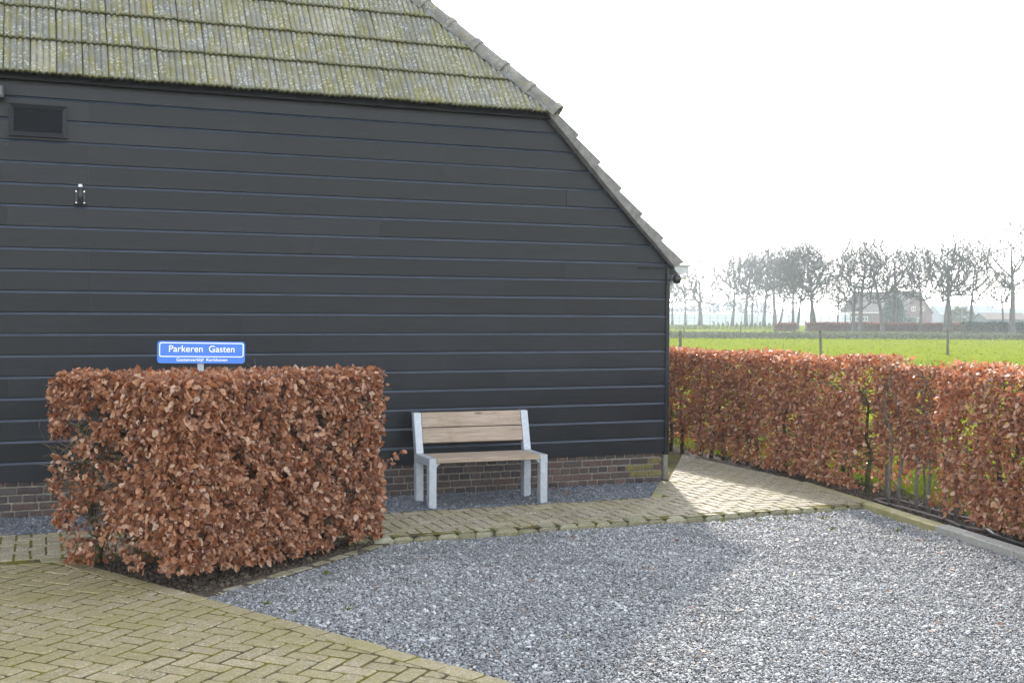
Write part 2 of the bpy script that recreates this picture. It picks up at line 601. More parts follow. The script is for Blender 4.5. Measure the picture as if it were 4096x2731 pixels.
def grid_sheet(name, x0, x1, y0, y1, nx, ny, z, amp, mat):
    xs = np.linspace(x0, x1, nx)
    ys = np.linspace(y0, y1, ny)
    X, Y = np.meshgrid(xs, ys)
    Z = z + amp * (np.sin(X * 0.9 + 1.3) * np.cos(Y * 0.7) + 0.6 * np.sin(X * 2.3 + Y * 1.7) + 0.5 * np.sin(Y * 3.1 - X))
    V = np.stack((X, Y, Z), -1).reshape(-1, 3)
    i = np.arange(nx * ny).reshape(ny, nx)
    F = np.stack((i[:-1, :-1], i[:-1, 1:], i[1:, 1:], i[1:, :-1]), -1).reshape(-1, 4)
    return mk_np(name, V, F, mat, smooth=True)


meadow = sheet('meadow', [(-3000, -1500), (3000, -1500), (3000, 4000), (-3000, 4000)], -0.075, MAT['grass_ground'])

DA, DB = (-5.605, -1.830), (-3.832, -5.346)           # driveway edge
dv = np.array(DB) - np.array(DA)
dv /= np.linalg.norm(dv)
dn = np.array((-dv[1], dv[0]))                        # points into the gravel
DE = tuple(np.array(DA) + dv * 12)
DS = tuple(np.array(DA) - dv * 0.0)

yard = sheet('gravel_yard', [(-9, -14), (-1.05, -14), (0.85, -1.95), (0.88, -1.84), (-5.7, -1.84), (-9, -3)], -0.052, MAT['gravel_bed'])
bed = sheet('gravel_strip', [(-11, -0.80), (-0.70, -0.93), (-0.07, 0.0), (-0.07, 0.05), (-11, 0.05)], -0.020, MAT['gravel_bed'])

# path: joint soil under individually laid pavers
PATH_R = [(0.93, -1.90), (1.245, -0.36), (1.29, 0.7), (1.28, 1.5), (1.24, 2.6), (1.15, 4.5), (1.05, 7.0)]
path_poly = [(-11, -1.90), (0.93, -1.90)] + PATH_R[1:] + [(-0.02, 7.0), (-0.02, 0.0), (-0.66, -0.88), (-11, -0.75)]
path = sheet('path', path_poly, -0.0028, MAT['joint'])
drive_poly = [DS, DE, (-1.5, -16), (-16, -16), (-16, -1.90), (-5.66, -1.90)]
drive = sheet('driveway', drive_poly, -0.0032, MAT['joint'])
apron = sheet('unseen_reflected_paving', [(-60, -80), (40, -80), (40, -14.2), (-1.0, -14.2), (-1.0, -16.2), (-16.2, -16.2), (-16.2, -1.0), (-60, -1.0)], -0.060, MAT['paver_path'])  # unseen sheet behind the camera, added so the wall reflects brownish grey
soil_tri = sheet('hedge_soil', [(-5.60, -1.88), (-4.93, -3.19), (-4.80, -3.17), (-3.40, -1.98), (-3.40, -1.88)], -0.034, MAT['soil'])
soil_strip = sheet('hedge_strip_soil', [(-1.0, -14), (0.2, -14), (1.45, -3.6), (1.85, -1.6), (2.05, 0.3), (1.95, 2.2), (1.8, 7.0), (1.05, 7.0), (1.15, 4.5), (1.24, 2.6), (1.28, 1.5), (1.29, 0.7), (1.245, -0.36), (0.95, -1.86)], -0.030, MAT['soil'])


def in_frame(p):
    q = np.array(p) - CAM
    z = q @ Fv
    if z < 0.3:
        return False
    x, y = (q @ R2) / z, (q @ U2) / z
    return abs(x) < 0.62 and abs(y) < 0.42


def lay(pieces, parent, name, mat, z1=0.0, ch=0.006, thick=0.06, limit=300, mats=None):
    """pieces: polygons. The ones that show largest become objects, the rest one joined part."""
    def score(p):
        c = np.mean(np.array(p), 0)
        P = (c[0], c[1], 0.0)
        return (area(p) / max(0.3, depth_px(P)) ** 3) * (1.0 if in_frame(P) else 0.001)
    pieces = sorted(pieces, key=score, reverse=True)
    rest = MB()
    for i, p in enumerate(pieces):
        c = np.mean(np.array(p), 0)
        dz = max(-0.0004, min(0.0045, random.gauss(0.0008, 0.0018)))
        m = mats[i % len(mats)] if mats else mat
        loc = [(x - c[0], y - c[1]) for x, y in p]
        # pull corners in a little so that every joint has its own width, and round the corners
        k = 1.0
        sh = []
        n = len(loc)
        for j in range(n):
            a, b, d = np.array(loc[j - 1]), np.array(loc[j]), np.array(loc[(j + 1) % n])
            for e in (a, d):
                L = np.linalg.norm(e - b)
                r = min(0.008, L * 0.25) * random.uniform(0.6, 1.4)
                q = b + (e - b) / (L + 1e-9) * r
                sh.append(tuple(q * k))
        tilt = (random.gauss(0, 0.007), random.gauss(0, 0.007))
        if i < limit and (in_frame((c[0], c[1], 0)) or i < 60):
            o = MB().prism(sh, -thick, 0.0, ch, 0.0006).build(name, m, parent)
            o.location = (c[0], c[1], z1 + dz)
            o.rotation_euler = (tilt[0], tilt[1], random.gauss(0, 0.008))
        else:
            rest.prism([(x + c[0], y + c[1]) for x, y in sh], z1 + dz - thick, z1 + dz, ch, 0.0006)
    if rest.v:
        o = rest.build(name + '_field', mat, parent)
        o['kind'] = 'stuff'


def herringbone(L, W, ang, origin, x0, x1, y0, y1, gap):
    """two-by-one pavers, polygons in world coordinates"""
    ca, sa = math.cos(ang), math.sin(ang)
    out = []
    N = int(max(x1 - x0, y1 - y0) / W) + 6
    u = W
    for a in range(-N, N):
        for b in range(-N, N):
            ox, oy = (a + 2 * b), (a - 2 * b)
            cx, cy = origin[0] + (ox * ca - oy * sa) * u, origin[1] + (ox * sa + oy * ca) * u
            if not (x0 - 0.4 < cx < x1 + 0.4 and y0 - 0.4 < cy < y1 + 0.4):
                continue
            for (qx, qy, w, h) in ((ox, oy, 2, 1), (ox, oy + 1, 1, 2)):
                g = gap / 2 / u
                jx, jy = random.gauss(0, 0.012), random.gauss(0, 0.012)
                ps = [(qx + g + jx, qy + g + jy), (qx + w - g + jx, qy + g + jy), (qx + w - g + jx, qy + h - g + jy), (qx + g + jx, qy + h - g + jy)]
                out.append([(origin[0] + (x * ca - y * sa) * u, origin[1] + (x * sa + y * ca) * u) for x, y in ps])
    return out


# path pavers
pieces = []
diag = halfplane((-0.58, -0.89), (0.03, 0.01))         # keep the path side
diag = (-diag[0], -diag[1], -diag[2])
right_planes = [halfplane(PATH_R[i], PATH_R[i + 1]) for i in range(0, 3)]
for p in herringbone(0.2, 0.1, R_(-0.5), (-3.0, -1.0), -7.4, 1.5, -1.95, 5.2, 0.011):
    xs = [q[0] for q in p]
    cy = sum(q[1] for q in p) / 4
    if min(xs) > -0.52 or cy > -0.76:
        pl = [(0, -1, 1.795), diag, (1, 0, 1.27)] + right_planes
        if cy > 0.0:
            pl.append((-1, 0, -0.03))
    else:
        pl = [(0, -1, 1.795), (0.0126, 1, -0.915)]
    q = clip_poly(p, pl)
    if q and area(q) > 0.0018:
        pieces.append(q)
lay(pieces, path, 'paver', MAT['paver_path'], 0.0, 0.006)
# border: rounded old edge stones along the gravel and a short mossy run at the barn corner
x = -7.2
stones = []
while x < 0.86:
    w = random.uniform(0.135, 0.185)
    if not (-5.75 < x < -3.7):
        stones.append((x, min(x + w, 0.92)))
    x += w + 0.004
for (a, b) in stones:
    yb = -1.915 + random.uniform(-0.025, 0.02)
    poly = [(a, yb + 0.012), (a + random.uniform(0.015, 0.04), yb), (b - random.uniform(0.015, 0.045), yb + random.uniform(-0.008, 0.008)), (b, yb + random.uniform(0.008, 0.025)), (b - 0.002, -1.806), (a + 0.002, -1.804)]
    c = np.mean(np.array(poly), 0)
    o = MB().prism([(px - c[0], py - c[1]) for px, py in poly], -0.10, 0.0, random.uniform(0.016, 0.028), 0.004).build('edge_stone', MAT['paver_edge'], path)
    o.location = (c[0], c[1], random.uniform(-0.004, 0.006))
    o.rotation_euler = (random.gauss(0.03, 0.02), random.gauss(0, 0.02), random.gauss(0, 0.02))
for i in range(5):
    a = np.array((-0.68, -0.905)) + np.array((0.60, 0.88)) * (i * 0.2)
    b = a + np.array((0.60, 0.88)) * 0.19
    n = np.array((0.82, -0.57)) * 0.1
    poly = [tuple(a), tuple(a + n), tuple(b + n), tuple(b)]
    c = np.mean(np.array(poly), 0)
    o = MB().prism([(px - c[0], py - c[1]) for px, py in poly], -0.09, 0.004, 0.01, 0.002).build('edge_stone', MAT['edging_moss'] if i in (0,) else MAT['paver_edge'], path)
    o.location = (c[0], c[1], 0.002)

# driveway pavers with a straight border course along the edge
dpl = [halfplane(tuple(np.array(DA) - dn * 0.115 + dv * 20), tuple(np.array(DA) - dn * 0.115)), (0, 1, -1.92)]
pieces = []
for p in herringbone(0.21, 0.105, R_(-45), (-5.0, -4.0), -8.0, -2.4, -7.4, -1.8, 0.012):
    q = clip_poly(p, dpl)
    if q and area(q) > 0.003:
        pieces.append(q)
s = 0.0
while s < 6.4:
    L = random.uniform(0.195, 0.212)
    a = np.array(DA) + dv * s
    b = np.array(DA) + dv * (s + L)
    q = [tuple(a - dn * 0.106), tuple(a), tuple(b), tuple(b - dn * 0.106)]
    if area(q) > 0:
        sgn = (q[1][0] - q[0][0]) * (q[2][1] - q[0][1]) - (q[1][1] - q[0][1]) * (q[2][0] - q[0][0])
        pieces.append(q if sgn > 0 else q[::-1])
    s += L + 0.008
lay(pieces, drive, 'paver', MAT['paver_drive'], 0.0, 0.007)
# low half-buried stones between the planting bed and the gravel
for i in range(9):
    f = i / 9
    a = np.array((-4.90, -3.12)) * (1 - f) + np.array((-3.50, -1.94)) * f
    d = np.array((1.4, 1.18)) / 1.831
    n = np.array((0.644, -0.765))
    w = 0.18
    poly = [tuple(a), tuple(a + n * 0.085), tuple(a + d * w + n * 0.085), tuple(a + d * w)]
    c = np.mean(np.array(poly), 0)
    o = MB().prism([(px - c[0], py - c[1]) for px, py in poly], -0.08, 0.0, 0.012, 0.003).build('edge_stone', MAT['paver_edge'], path)
    o.location = (c[0], c[1], -0.026 + random.uniform(-0.01, 0.004))
    o.rotation_euler = (random.gauss(0, 0.03), random.gauss(0, 0.03), random.gauss(0, 0.03))

# concrete edging band along the right-hand hedge
edging = empty('concrete_edging', (0.93, -1.90, -0.02), 'narrow concrete kerb band between the gravel and the right hedge', 'kerb')
edging.rotation_euler = (0, 0, R_(-10.6))
y = 0.0
i = 0
while y > -7:
    L = 0.98 if i else 1.12
    o = MB().box(-0.062, 0.062, -L + 0.004, 0, -0.12, 0.0, 0.007).build('kerb_stone', MAT['edging_moss'] if i == 0 else MAT['edging'], edging)
    o.location = (random.uniform(-0.004, 0.004), y, 0.034 + random.uniform(-0.003, 0.003))
    if i == 0:
        o['label'] = 'yellow moss-covered kerb stone'
    y -= L
    i += 1
o = MB().box(-0.05, 0.05, 0.004, 1.4, -0.1, 0.0, 0.006).build('kerb_stone', MAT['edging_moss'], edging)
o.location = (0.055, 0.0, 0.018)
o.rotation_euler = (0, 0, R_(0.5))


# ------------------------------------------------------------------ gravel stones (scattered instances)
def pebble(seed):
    r = np.random.default_rng(seed)
    bm = bmesh.new()
    bmesh.ops.create_icosphere(bm, subdivisions=1, radius=1.0)
    s = np.array((1.0, r.uniform(0.55, 0.9), r.uniform(0.26, 0.48)))
    for v in bm.verts:
        k = 1 + r.uniform(-0.24, 0.22)
        v.co = Vector([v.co[i] * s[i] * k for i in range(3)])
    me = bpy.data.meshes.new('pebble')
    bm.to_mesh(me)
    bm.free()
    return me


def instance_stuff(name, pts, rot, scl, meshes, mat, kind='stuff', label=None, cat=None):
    col = bpy.data.collections.new(name + '_kinds')
    for k, me in enumerate(meshes):
        me = me.copy()
        me.materials.clear()
        me.materials.append(mat)
        ob = bpy.data.objects.new('%s_kind_%d' % (name, k), me)
        col.objects.link(ob)
    me = bpy.data.meshes.new(name)
    me.vertices.add(len(pts))
    me.vertices.foreach_set('co', np.ascontiguousarray(pts, np.float32).ravel())
    a = me.attributes.new('rot', 'FLOAT_VECTOR', 'POINT')
    a.data.foreach_set('vector', np.ascontiguousarray(rot, np.float32).ravel())
    a = me.attributes.new('scl', 'FLOAT_VECTOR', 'POINT')
    a.data.foreach_set('vector', np.ascontiguousarray(scl, np.float32).ravel())
    me.materials.append(mat)
    o = link(name, me)
    ng = bpy.data.node_groups.new(name + '_scatter', 'GeometryNodeTree')
    ng.interface.new_socket('Geometry', in_out='INPUT', socket_type='NodeSocketGeometry')
    ng.interface.new_socket('Geometry', in_out='OUTPUT', socket_type='NodeSocketGeometry')
    N, Lk = ng.nodes, ng.links
    gi, go = N.new('NodeGroupInput'), N.new('NodeGroupOutput')
    ci = N.new('GeometryNodeCollectionInfo')
    ci.inputs[0].default_value = col
    ci.inputs['Separate Children'].default_value = True
    ci.inputs['Reset Children'].default_value = True
    iop = N.new('GeometryNodeInstanceOnPoints')
    ra = N.new('GeometryNodeInputNamedAttribute')
    ra.data_type = 'FLOAT_VECTOR'
    ra.inputs[0].default_value = 'rot'
    sa = N.new('GeometryNodeInputNamedAttribute')
    sa.data_type = 'FLOAT_VECTOR'
    sa.inputs[0].default_value = 'scl'
    er = N.new('FunctionNodeEulerToRotation')
    Lk.new(gi.outputs[0], iop.inputs['Points'])
    Lk.new(ci.outputs[0], iop.inputs['Instance'])
    iop.inputs['Pick Instance'].default_value = True
    Lk.new(ra.outputs[0], er.inputs[0])
    Lk.new(er.outputs[0], iop.inputs['Rotation'])
    Lk.new(sa.outputs[0], iop.inputs['Scale'])
    Lk.new(iop.outputs[0], go.inputs[0])
    md = o.modifiers.new('scatter', 'NODES')
    md.node_group = ng
    return tag(o, label, cat, None, kind)


PEB = [pebble(i) for i in range(9)]


def scatter_gravel(name, x0, x1, y0, y1, step, planes, z, size, mat, label, hump=0.0, seed=1):
    r = np.random.default_rng(seed)
    xs, ys = np.arange(x0, x1, step), np.arange(y0, y1, step)
    X, Y = np.meshgrid(xs, ys)
    P = np.stack((X, Y), -1).reshape(-1, 2) + r.uniform(-0.6, 0.6, (X.size, 2)) * step
    keep = np.ones(len(P), bool)
    for nx, ny, d in planes:
        keep &= (P @ np.array((nx, ny)) <= d + r.normal(0, 0.006, len(P)))
    P = P[keep]
    n = len(P)
    zz = z + r.uniform(0, 0.010, n) + hump * (np.sin(P[:, 0] * 3.1 + 0.7) * np.sin(P[:, 1] * 2.6) + 0.7 * np.sin(P[:, 0] * 7 - P[:, 1] * 5) + 0.5 * np.sin(P[:, 0] * 13 + P[:, 1] * 17))
    s = size * np.exp(r.normal(0, 0.36, n))
    scl = np.stack((s, s, s), 1)
    rot = np.stack((r.normal(0, 0.45, n), r.normal(0, 0.45, n), r.uniform(0, 6.28, n)), 1)
    return instance_stuff(name, np.column_stack((P, zz)), rot, scl, PEB, mat, 'stuff', label, 'gravel')


gl = halfplane(tuple(np.array(DA) + dn * 0.012), tuple(np.array(DA) + dn * 0.012 + dv))
tri = halfplane((-4.875, -3.165), (-3.47, -1.98))
tri = (-tri[0], -tri[1], -tri[2])
scatter_gravel('gravel', -5.1, 1.0, -6.9, -1.91, 0.0113, [gl, tri, halfplane((-0.26, -8.0), (0.855, -1.95)), (0, 1, -1.935)], -0.047, 0.0077, MAT['gravel'],
               'loose light and dark grey gravel covering the parking yard', 0.005, 3)
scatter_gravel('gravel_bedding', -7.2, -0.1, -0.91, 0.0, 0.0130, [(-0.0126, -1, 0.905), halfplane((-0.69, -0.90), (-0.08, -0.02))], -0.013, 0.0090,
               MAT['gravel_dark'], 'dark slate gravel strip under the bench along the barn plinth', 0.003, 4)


# ------------------------------------------------------------------ barn
barn = empty('barn', (0, 0, 0), 'black timber-clad barn with a brick plinth and lichen-covered tiled half-hipped roof', 'barn')
BX = -11.0
# closed core behind the cladding
core = MB()
gable = [(BX, 0.0), (-0.06, 0.0), (-0.06, 2.10), (-1.30, 3.42), (BX + 1.30, 3.42), (BX, 2.10)]
n = len(gable)
core.add([(x, 0.03, z) for x, z in gable] + [(x, 12.0, z) for x, z in gable],
         [tuple(range(n))[::-1], tuple(range(n, 2 * n))] + [(i, (i + 1) % n, n + (i + 1) % n, n + i) for i in range(n)])
core.build('wall_core', MAT['dark_inside'], barn)

# cladding boards
ZL = [0.279] + [0.438 + 0.1705 * k for k in range(18)] + [3.50]
COLS = [-5.965 + 0.607 * k for k in range(-7, 10)]
nails = MB()


def xr(z):
    return min(-0.036, 2.165 - z)


for k in range(len(ZL) - 1):
    z0, z1 = ZL[k], ZL[k + 1]
    joints = []
    c = random.randint(0, 5)
    while c < len(COLS):
        joints.append(COLS[c])
        c += random.choice((5, 6, 7))
    if k == 10:
        joints = [COLS[2], COLS[8] + 0.0, COLS[15]]
    xs = [BX] + [j for j in joints if BX + 0.4 < j < xr(z1) - 0.3] + [None]
    for a, b in zip(xs[:-1], xs[1:]):
        yf = -0.030 + random.gauss(0, 0.0008)
        top_ch = 0.0215 if k < len(ZL) - 2 else 0.001
        prof = [(0.0, z0 + 0.0005), (yf + 0.008, z0 + 0.0015), (yf, z1 - top_ch), (yf + 0.0105, z1 - 0.0040), (0.0, z1 - 0.0040)]
        va = [(a + 0.0004, y, z) for y, z in prof]
        vb = [((b - 0.0004) if b is not None else xr(z), y, z) for y, z in prof]
        m = len(prof)
        f = [(i, i + 1, m + i + 1, m + i) for i in range(m - 1)]
        f += [tuple(range(m))[::-1], tuple(range(m, 2 * m))]
        f = [q[::-1] for q in f]
        o = mk('board', va + vb, f, None, barn, mats=[MAT['board'], MAT['board_glint']])
        o.data.polygons[2].material_index = 1  # chamfer face takes the painted highlight
    for cx in COLS:
        for zz in (z0 + 0.035, z1 - 0.05):
            if cx < xr(zz) - 0.05 and zz < 3.45:
                nails.box(cx + random.gauss(0, 0.004) - 0.003, cx + 0.003, -0.0325, -0.029, zz - 0.003, zz + 0.003)
o = nails.build('nails', MAT['black'], barn)
o['kind'] = 'stuff'
# corner board
MB().box(-0.0355, 0.006, -0.040, 0.05, 0.262, 2.13, 0.003).build('corner_board', MAT['board'], barn)
MB().box(-0.001, 0.020, 0.052, 12.0, 0.262, 2.10, 0.002).build('side_cladding', MAT['board'], barn)

# brick plinth
plinth = MB().box(BX, -0.060, 0.012, 0.25, -0.05, 0.285).build('plinth', MAT['mortar'], barn)
course = 0.0635
for r_ in range(5):
    z0 = -0.012 + r_ * course
    header = (r_ % 2 == 0)
    L = 0.092 if header else 0.194
    x = -0.045 - (0.0 if header else 0.0)
    first = True
    while x > -7.4:
        w = L * random.uniform(0.95, 1.04)
        if first and not header:
            w *= 0.74
        if not header and random.random() < 0.06:
            w *= 0.5
        first = False
        xa, xb = x - w, x
        h = 0.0505 + random.uniform(-0.003, 0.002)
        z2 = min(z0 + h, 0.282)
        if z2 - z0 > 0.015:
            mid = (xa + xb) / 2
            if mid > -0.42 and 1 <= r_ <= 2 and random.random() < 0.85:
                mt = MAT['brick_moss']
            elif mid > -0.2 and r_ == 3:
                mt = MAT['brick_moss']
            else:
                pr = 0.55 if mid > -1.4 else 0.10
                mt = MAT['brick_red'] if random.random() < pr else MAT['brick']
            yb = 0.0 + random.gauss(0, 0.0022)
            o = MB().box(-w / 2, w / 2, yb, 0.05, 0, z2 - z0, 0.006).build('brick', mt, plinth)
            o.location = (mid, 0.0, z0)
            o.rotation_euler = (random.gauss(0, 0.01), random.gauss(0, 0.006), random.gauss(0, 0.006))
        x -= w + 0.0115

# half-hip roof
HS = R_(55.0)
hs = np.array((0, math.cos(HS), math.sin(HS)))
hn = np.array((0, -math.sin(HS), math.cos(HS)))
HO = np.array((0, -0.165, 3.478))
SUM = 2.205                                           # x + z on the east roof plane
RIDGE_X = BX / 2
RZ = SUM - RIDGE_X
hip_top_s = (RZ - HO[2]) / math.sin(HS)
top_pt = HO + hs * hip_top_s


def hip_x(sv):
    """x of the hip line at up-slope distance sv"""
    return SUM - (HO[2] + sv * math.sin(HS))


e0 = hip_x(0)
dk = -0.045 * hn
deck = [np.array((e0, HO[1], HO[2])) + dk, np.array((RIDGE_X, top_pt[1], top_pt[2])) + dk, np.array((BX - e0, HO[1], HO[2])) + dk]
deck = [d + np.array((0, 0.02, 0)) for d in deck]
hip_roof = mk('hip_roof', deck, [(0, 1, 2)], MAT['dark_inside'], barn)
sd_ = 0.05
V = [(0.14, -0.05, 2.08), (0.14, 12, 2.08), (RIDGE_X, 12, RZ - 0.07), (RIDGE_X, top_pt[1], RZ - 0.07), (e0, HO[1] + 0.1, SUM - e0 - 0.07)]
east = mk('east_roof', V, [(0, 1, 2, 3, 4)], MAT['concrete_tile'], barn)
V = [(BX - x, y, z) for x, y, z in V]
mk('west_roof', V, [(4, 3, 2, 1, 0)], MAT['concrete_tile'], barn)
mk('back_wall', [(BX, 12, 0), (0, 12, 0), (0, 12, 2.1), (RIDGE_X, 12, RZ - 0.1), (BX, 12, 2.1)], [(0, 1, 2, 3, 4)], MAT['board'], barn)

TW, TE = 0.1935, 0.372


def tile_mesh(seed):
    r = random.Random(seed)
    ns = 21
    V, Fc = [], []
    ln = TE + 0.055
    for row, y in enumerate((0.0, ln)):
        for i in range(ns):
            u = i / (ns - 1)
            z = 0.017 * (0.5 - 0.5 * math.cos(2 * math.pi * 3 * u / 0.76)) ** 0.8 if u < 0.76 else 0.019 - 0.008 * (u - 0.76) / 0.24
            V.append((u * (TW - 0.0045), y + (r.uniform(-0.002, 0.002) if row == 0 else 0), z + 0.030 * (1 - y / ln) + 0.004))
    for i in range(ns - 1):
        Fc.append((i, i + 1, ns + i + 1, ns + i))
    b = len(V)
    for i in range(ns):
        x, y, z = V[i]
        V.append((x, y, z))
    for i in range(ns):
        x, y, z = V[i]
        V.append((x, y + 0.003, z - 0.021))
    for i in range(ns - 1):
        Fc.append((b + i, b + ns + i, b + ns + i + 1, b + i + 1))
    c = len(V)
    for i in range(ns):
        x, y, z = V[i]
        V.append((x, y + 0.003, z - 0.021))
    for i in range(ns):
        x, y, z = V[i]
        V.append((x, y + 0.2, z - 0.030))
    for i in range(ns - 1):
        Fc.append((c + i, c + ns + i, c + ns + i + 1, c + i + 1))
    # side faces
    for sgn, i in ((0, 0), (1, ns - 1)):
        b2 = len(V)
        a0, a1 = V[i], V[ns + i]
        V += [a0, a1, (a1[0], a1[1], a1[2] - 0.02), (a0[0], a0[1], a0[2] - 0.021)]
        Fc.append((b2, b2 + 1, b2 + 2, b2 + 3))
    me = bpy.data.meshes.new('roof_tile')
    me.from_pydata(V, [], Fc)
    me.materials.append(MAT['tile'])
    me.polygons.foreach_set('use_smooth', [i < ns - 1 for i in range(len(me.polygons))])
    me.update()
    return me


TILES = [tile_mesh(k) for k in range(5)]
row_n = 6
for i in range(row_n):
    sv = i * TE
    kx = -9
    while True:
        xl = -5.793 + TW * kx
        kx += 1
        if xl > hip_x(sv) + 0.02:
            break
        me = TILES[random.randrange(5)]
        lim0 = hip_x(sv) + 0.0
        o = link('roof_tile', me, hip_roof)
        P = HO + hs * sv + np.array((xl, 0, 0))
        M = Matrix(((1, hs[0], hn[0], P[0]), (0, hs[1], hn[1], P[1]), (0, hs[2], hn[2], P[2]), (0, 0, 0, 1)))
        M = M @ Matrix.Rotation(random.gauss(0, 0.006), 4, 'Z') @ Matrix.Translation((0, random.gauss(0, 0.003), random.gauss(0, 0.0015)))
        o.matrix_world = M
        # cut along the hip
        if xl + TW > hip_x(sv + TE + 0.05) - 0.01:
            bm = bmesh.new()
            bm.from_mesh(me)
            slope = (hip_x(sv + 0.4) - hip_x(sv)) / 0.4
            co = Vector((hip_x(sv) - xl - 0.02, 0, 0))
            no = Vector((1, -slope, 0)).normalized()
            bmesh.ops.bisect_plane(bm, geom=bm.verts[:] + bm.edges[:] + bm.faces[:], plane_co=co, plane_no=no, clear_outer=True)
            m2 = bpy.data.meshes.new('roof_tile')
            bm.to_mesh(m2)
            bm.free()
            m2.materials.clear()
            m2.materials.append(MAT['tile'])
            if len(m2.polygons) == 0:
                bpy.data.objects.remove(o)
            else:
                o.data = m2
# upper roof slope above the individually built rows, out of the picture
s0 = row_n * TE
up = MB()
k = 0
while True:
    a, b = s0 + k * TE, min(s0 + (k + 1) * TE, hip_top_s)
    pa, pb = HO + hs * a + hn * 0.03, HO + hs * b
    up.add([(hip_x(a), pa[1], pa[2]), (BX - hip_x(a), pa[1], pa[2]), (BX - hip_x(b), pb[1], pb[2]), (hip_x(b), pb[1], pb[2])], [(0, 3, 2, 1)])
    k += 1
    if b >= hip_top_s - 1e-6:
        break
o = up.build('upper_tiles', MAT['tile'], hip_roof)
o['kind'] = 'stuff'
# eave board under the first tile row
MB().box(BX - e0, e0 - 0.02, -0.10, 0.03, 3.452, 3.472, 0.003).build('eave_board', MAT['dark_inside'], barn)

# hip ridge tiles with collars
hd = np.array((-1.0, 1.0 / math.tan(HS), 1.0))
hd /= np.linalg.norm(hd)
nm = np.array((0.7071, 0, 0.7071))
bis = hn + nm
bis /= np.linalg.norm(bis)
hx = np.cross(hd, bis)
H0 = np.array((e0, HO[1], HO[2])) + bis * 0.005 + hd * 0.03
CL = 0.33


def cap_mesh(seed):
    r = random.Random(seed)
    mb = MB()
    ns = 13
    stations = [(-0.02, 0.102), (0.035, 0.104), (0.036, 0.090), (CL + 0.03, 0.076)]
    for rr, dy in ((0, 0),):
        for (t, rad) in stations:
            for i in range(ns):
                an = math.pi * (i / (ns - 1)) * 1.12 - 0.06 * math.pi
                k = rad * (1 + r.uniform(-0.012, 0.012))
                mb.v.append((k * math.cos(an), t, k * math.sin(an) * 0.92))
    for j in range(len(stations) - 1):
        for i in range(ns - 1):
            a = j * ns + i
            mb.f.append((a, a + 1, a + ns + 1, a + ns))
    # front rim of the collar
    b = len(mb.v)
    for i in range(ns):
        x, y, z = mb.v[i]
        mb.v.append((x, y, z))
    for i in range(ns):
        x, y, z = mb.v[i]
        mb.v.append((x * 0.72, y + 0.002, z * 0.72))
    for i in range(ns - 1):
        mb.f.append((b + i, b + ns + i, b + ns + i + 1, b + i + 1))
    b = len(mb.v)
    for (t, kk) in ((-0.018, 0.72), (0.3, 0.72)):
        for i in range(ns):
            an = math.pi * (i / (ns - 1)) * 1.12 - 0.06 * math.pi
            mb.v.append((0.102 * kk * math.cos(an), t, 0.102 * kk * math.sin(an) * 0.92))
    for i in range(ns - 1):
        mb.f.append((b + i, b + ns + i, b + ns + i + 1, b + i + 1))
    b = len(mb.v)                                     # mortar bed closing the end
    for i in range(ns):
        an = math.pi * (i / (ns - 1)) * 1.12 - 0.06 * math.pi
        mb.v.append((0.074 * math.cos(an), 0.004, 0.074 * math.sin(an) * 0.92))
    mb.f.append(tuple(b + i for i in range(ns)))
    me = bpy.data.meshes.new('ridge_tile')
    me.from_pydata(mb.v, [], mb.f)
    me.materials.append(MAT['ridge'])
    me.polygons.foreach_set('use_smooth', [True] * len(me.polygons))
    return me


CAPS = [cap_mesh(k) for k in range(3)]
for k in range(12):
    o = link('ridge_tile', CAPS[k % 3], hip_roof)
    P = H0 + hd * (CL * k)
    M = Matrix(((hx[0], hd[0], bis[0], P[0]), (hx[1], hd[1], bis[1], P[1]), (hx[2], hd[2], bis[2], P[2]), (0, 0, 0, 1)))
    o.matrix_world = M @ Matrix.Rotation(0.035, 4, 'X') @ Matrix.Rotation(random.gauss(0, 0.015), 4, 'Z')
# wavy lead strip where the hip tiles meet the cut roof tiles
fl = MB()
nseg = 60
for i in range(nseg + 1):
    sv = i / nseg * 2.1
    xo = hip_x(sv)
    wv = 0.075 + 0.012 * math.sin(sv * 34) + 0.006 * math.sin(sv * 71)
    base = HO + hs * sv
    p1 = base + np.array((xo + 0.0, 0, 0)) + hn * 0.055
    p2 = base + np.array((xo - wv * 1.35, 0, 0)) + hn * (0.047 + 0.008 * math.sin(sv * 34))
    p3 = p2 - hn * 0.012
    fl.v += [tuple(p1), tuple(p2), tuple(p3)]
    if i:
        b = 3 * i
        fl.f += [(b - 3, b - 2, b + 1, b), (b - 2, b - 1, b + 2, b + 1)]
fl.build('lead_flashing', MAT['lead'], hip_roof, True)

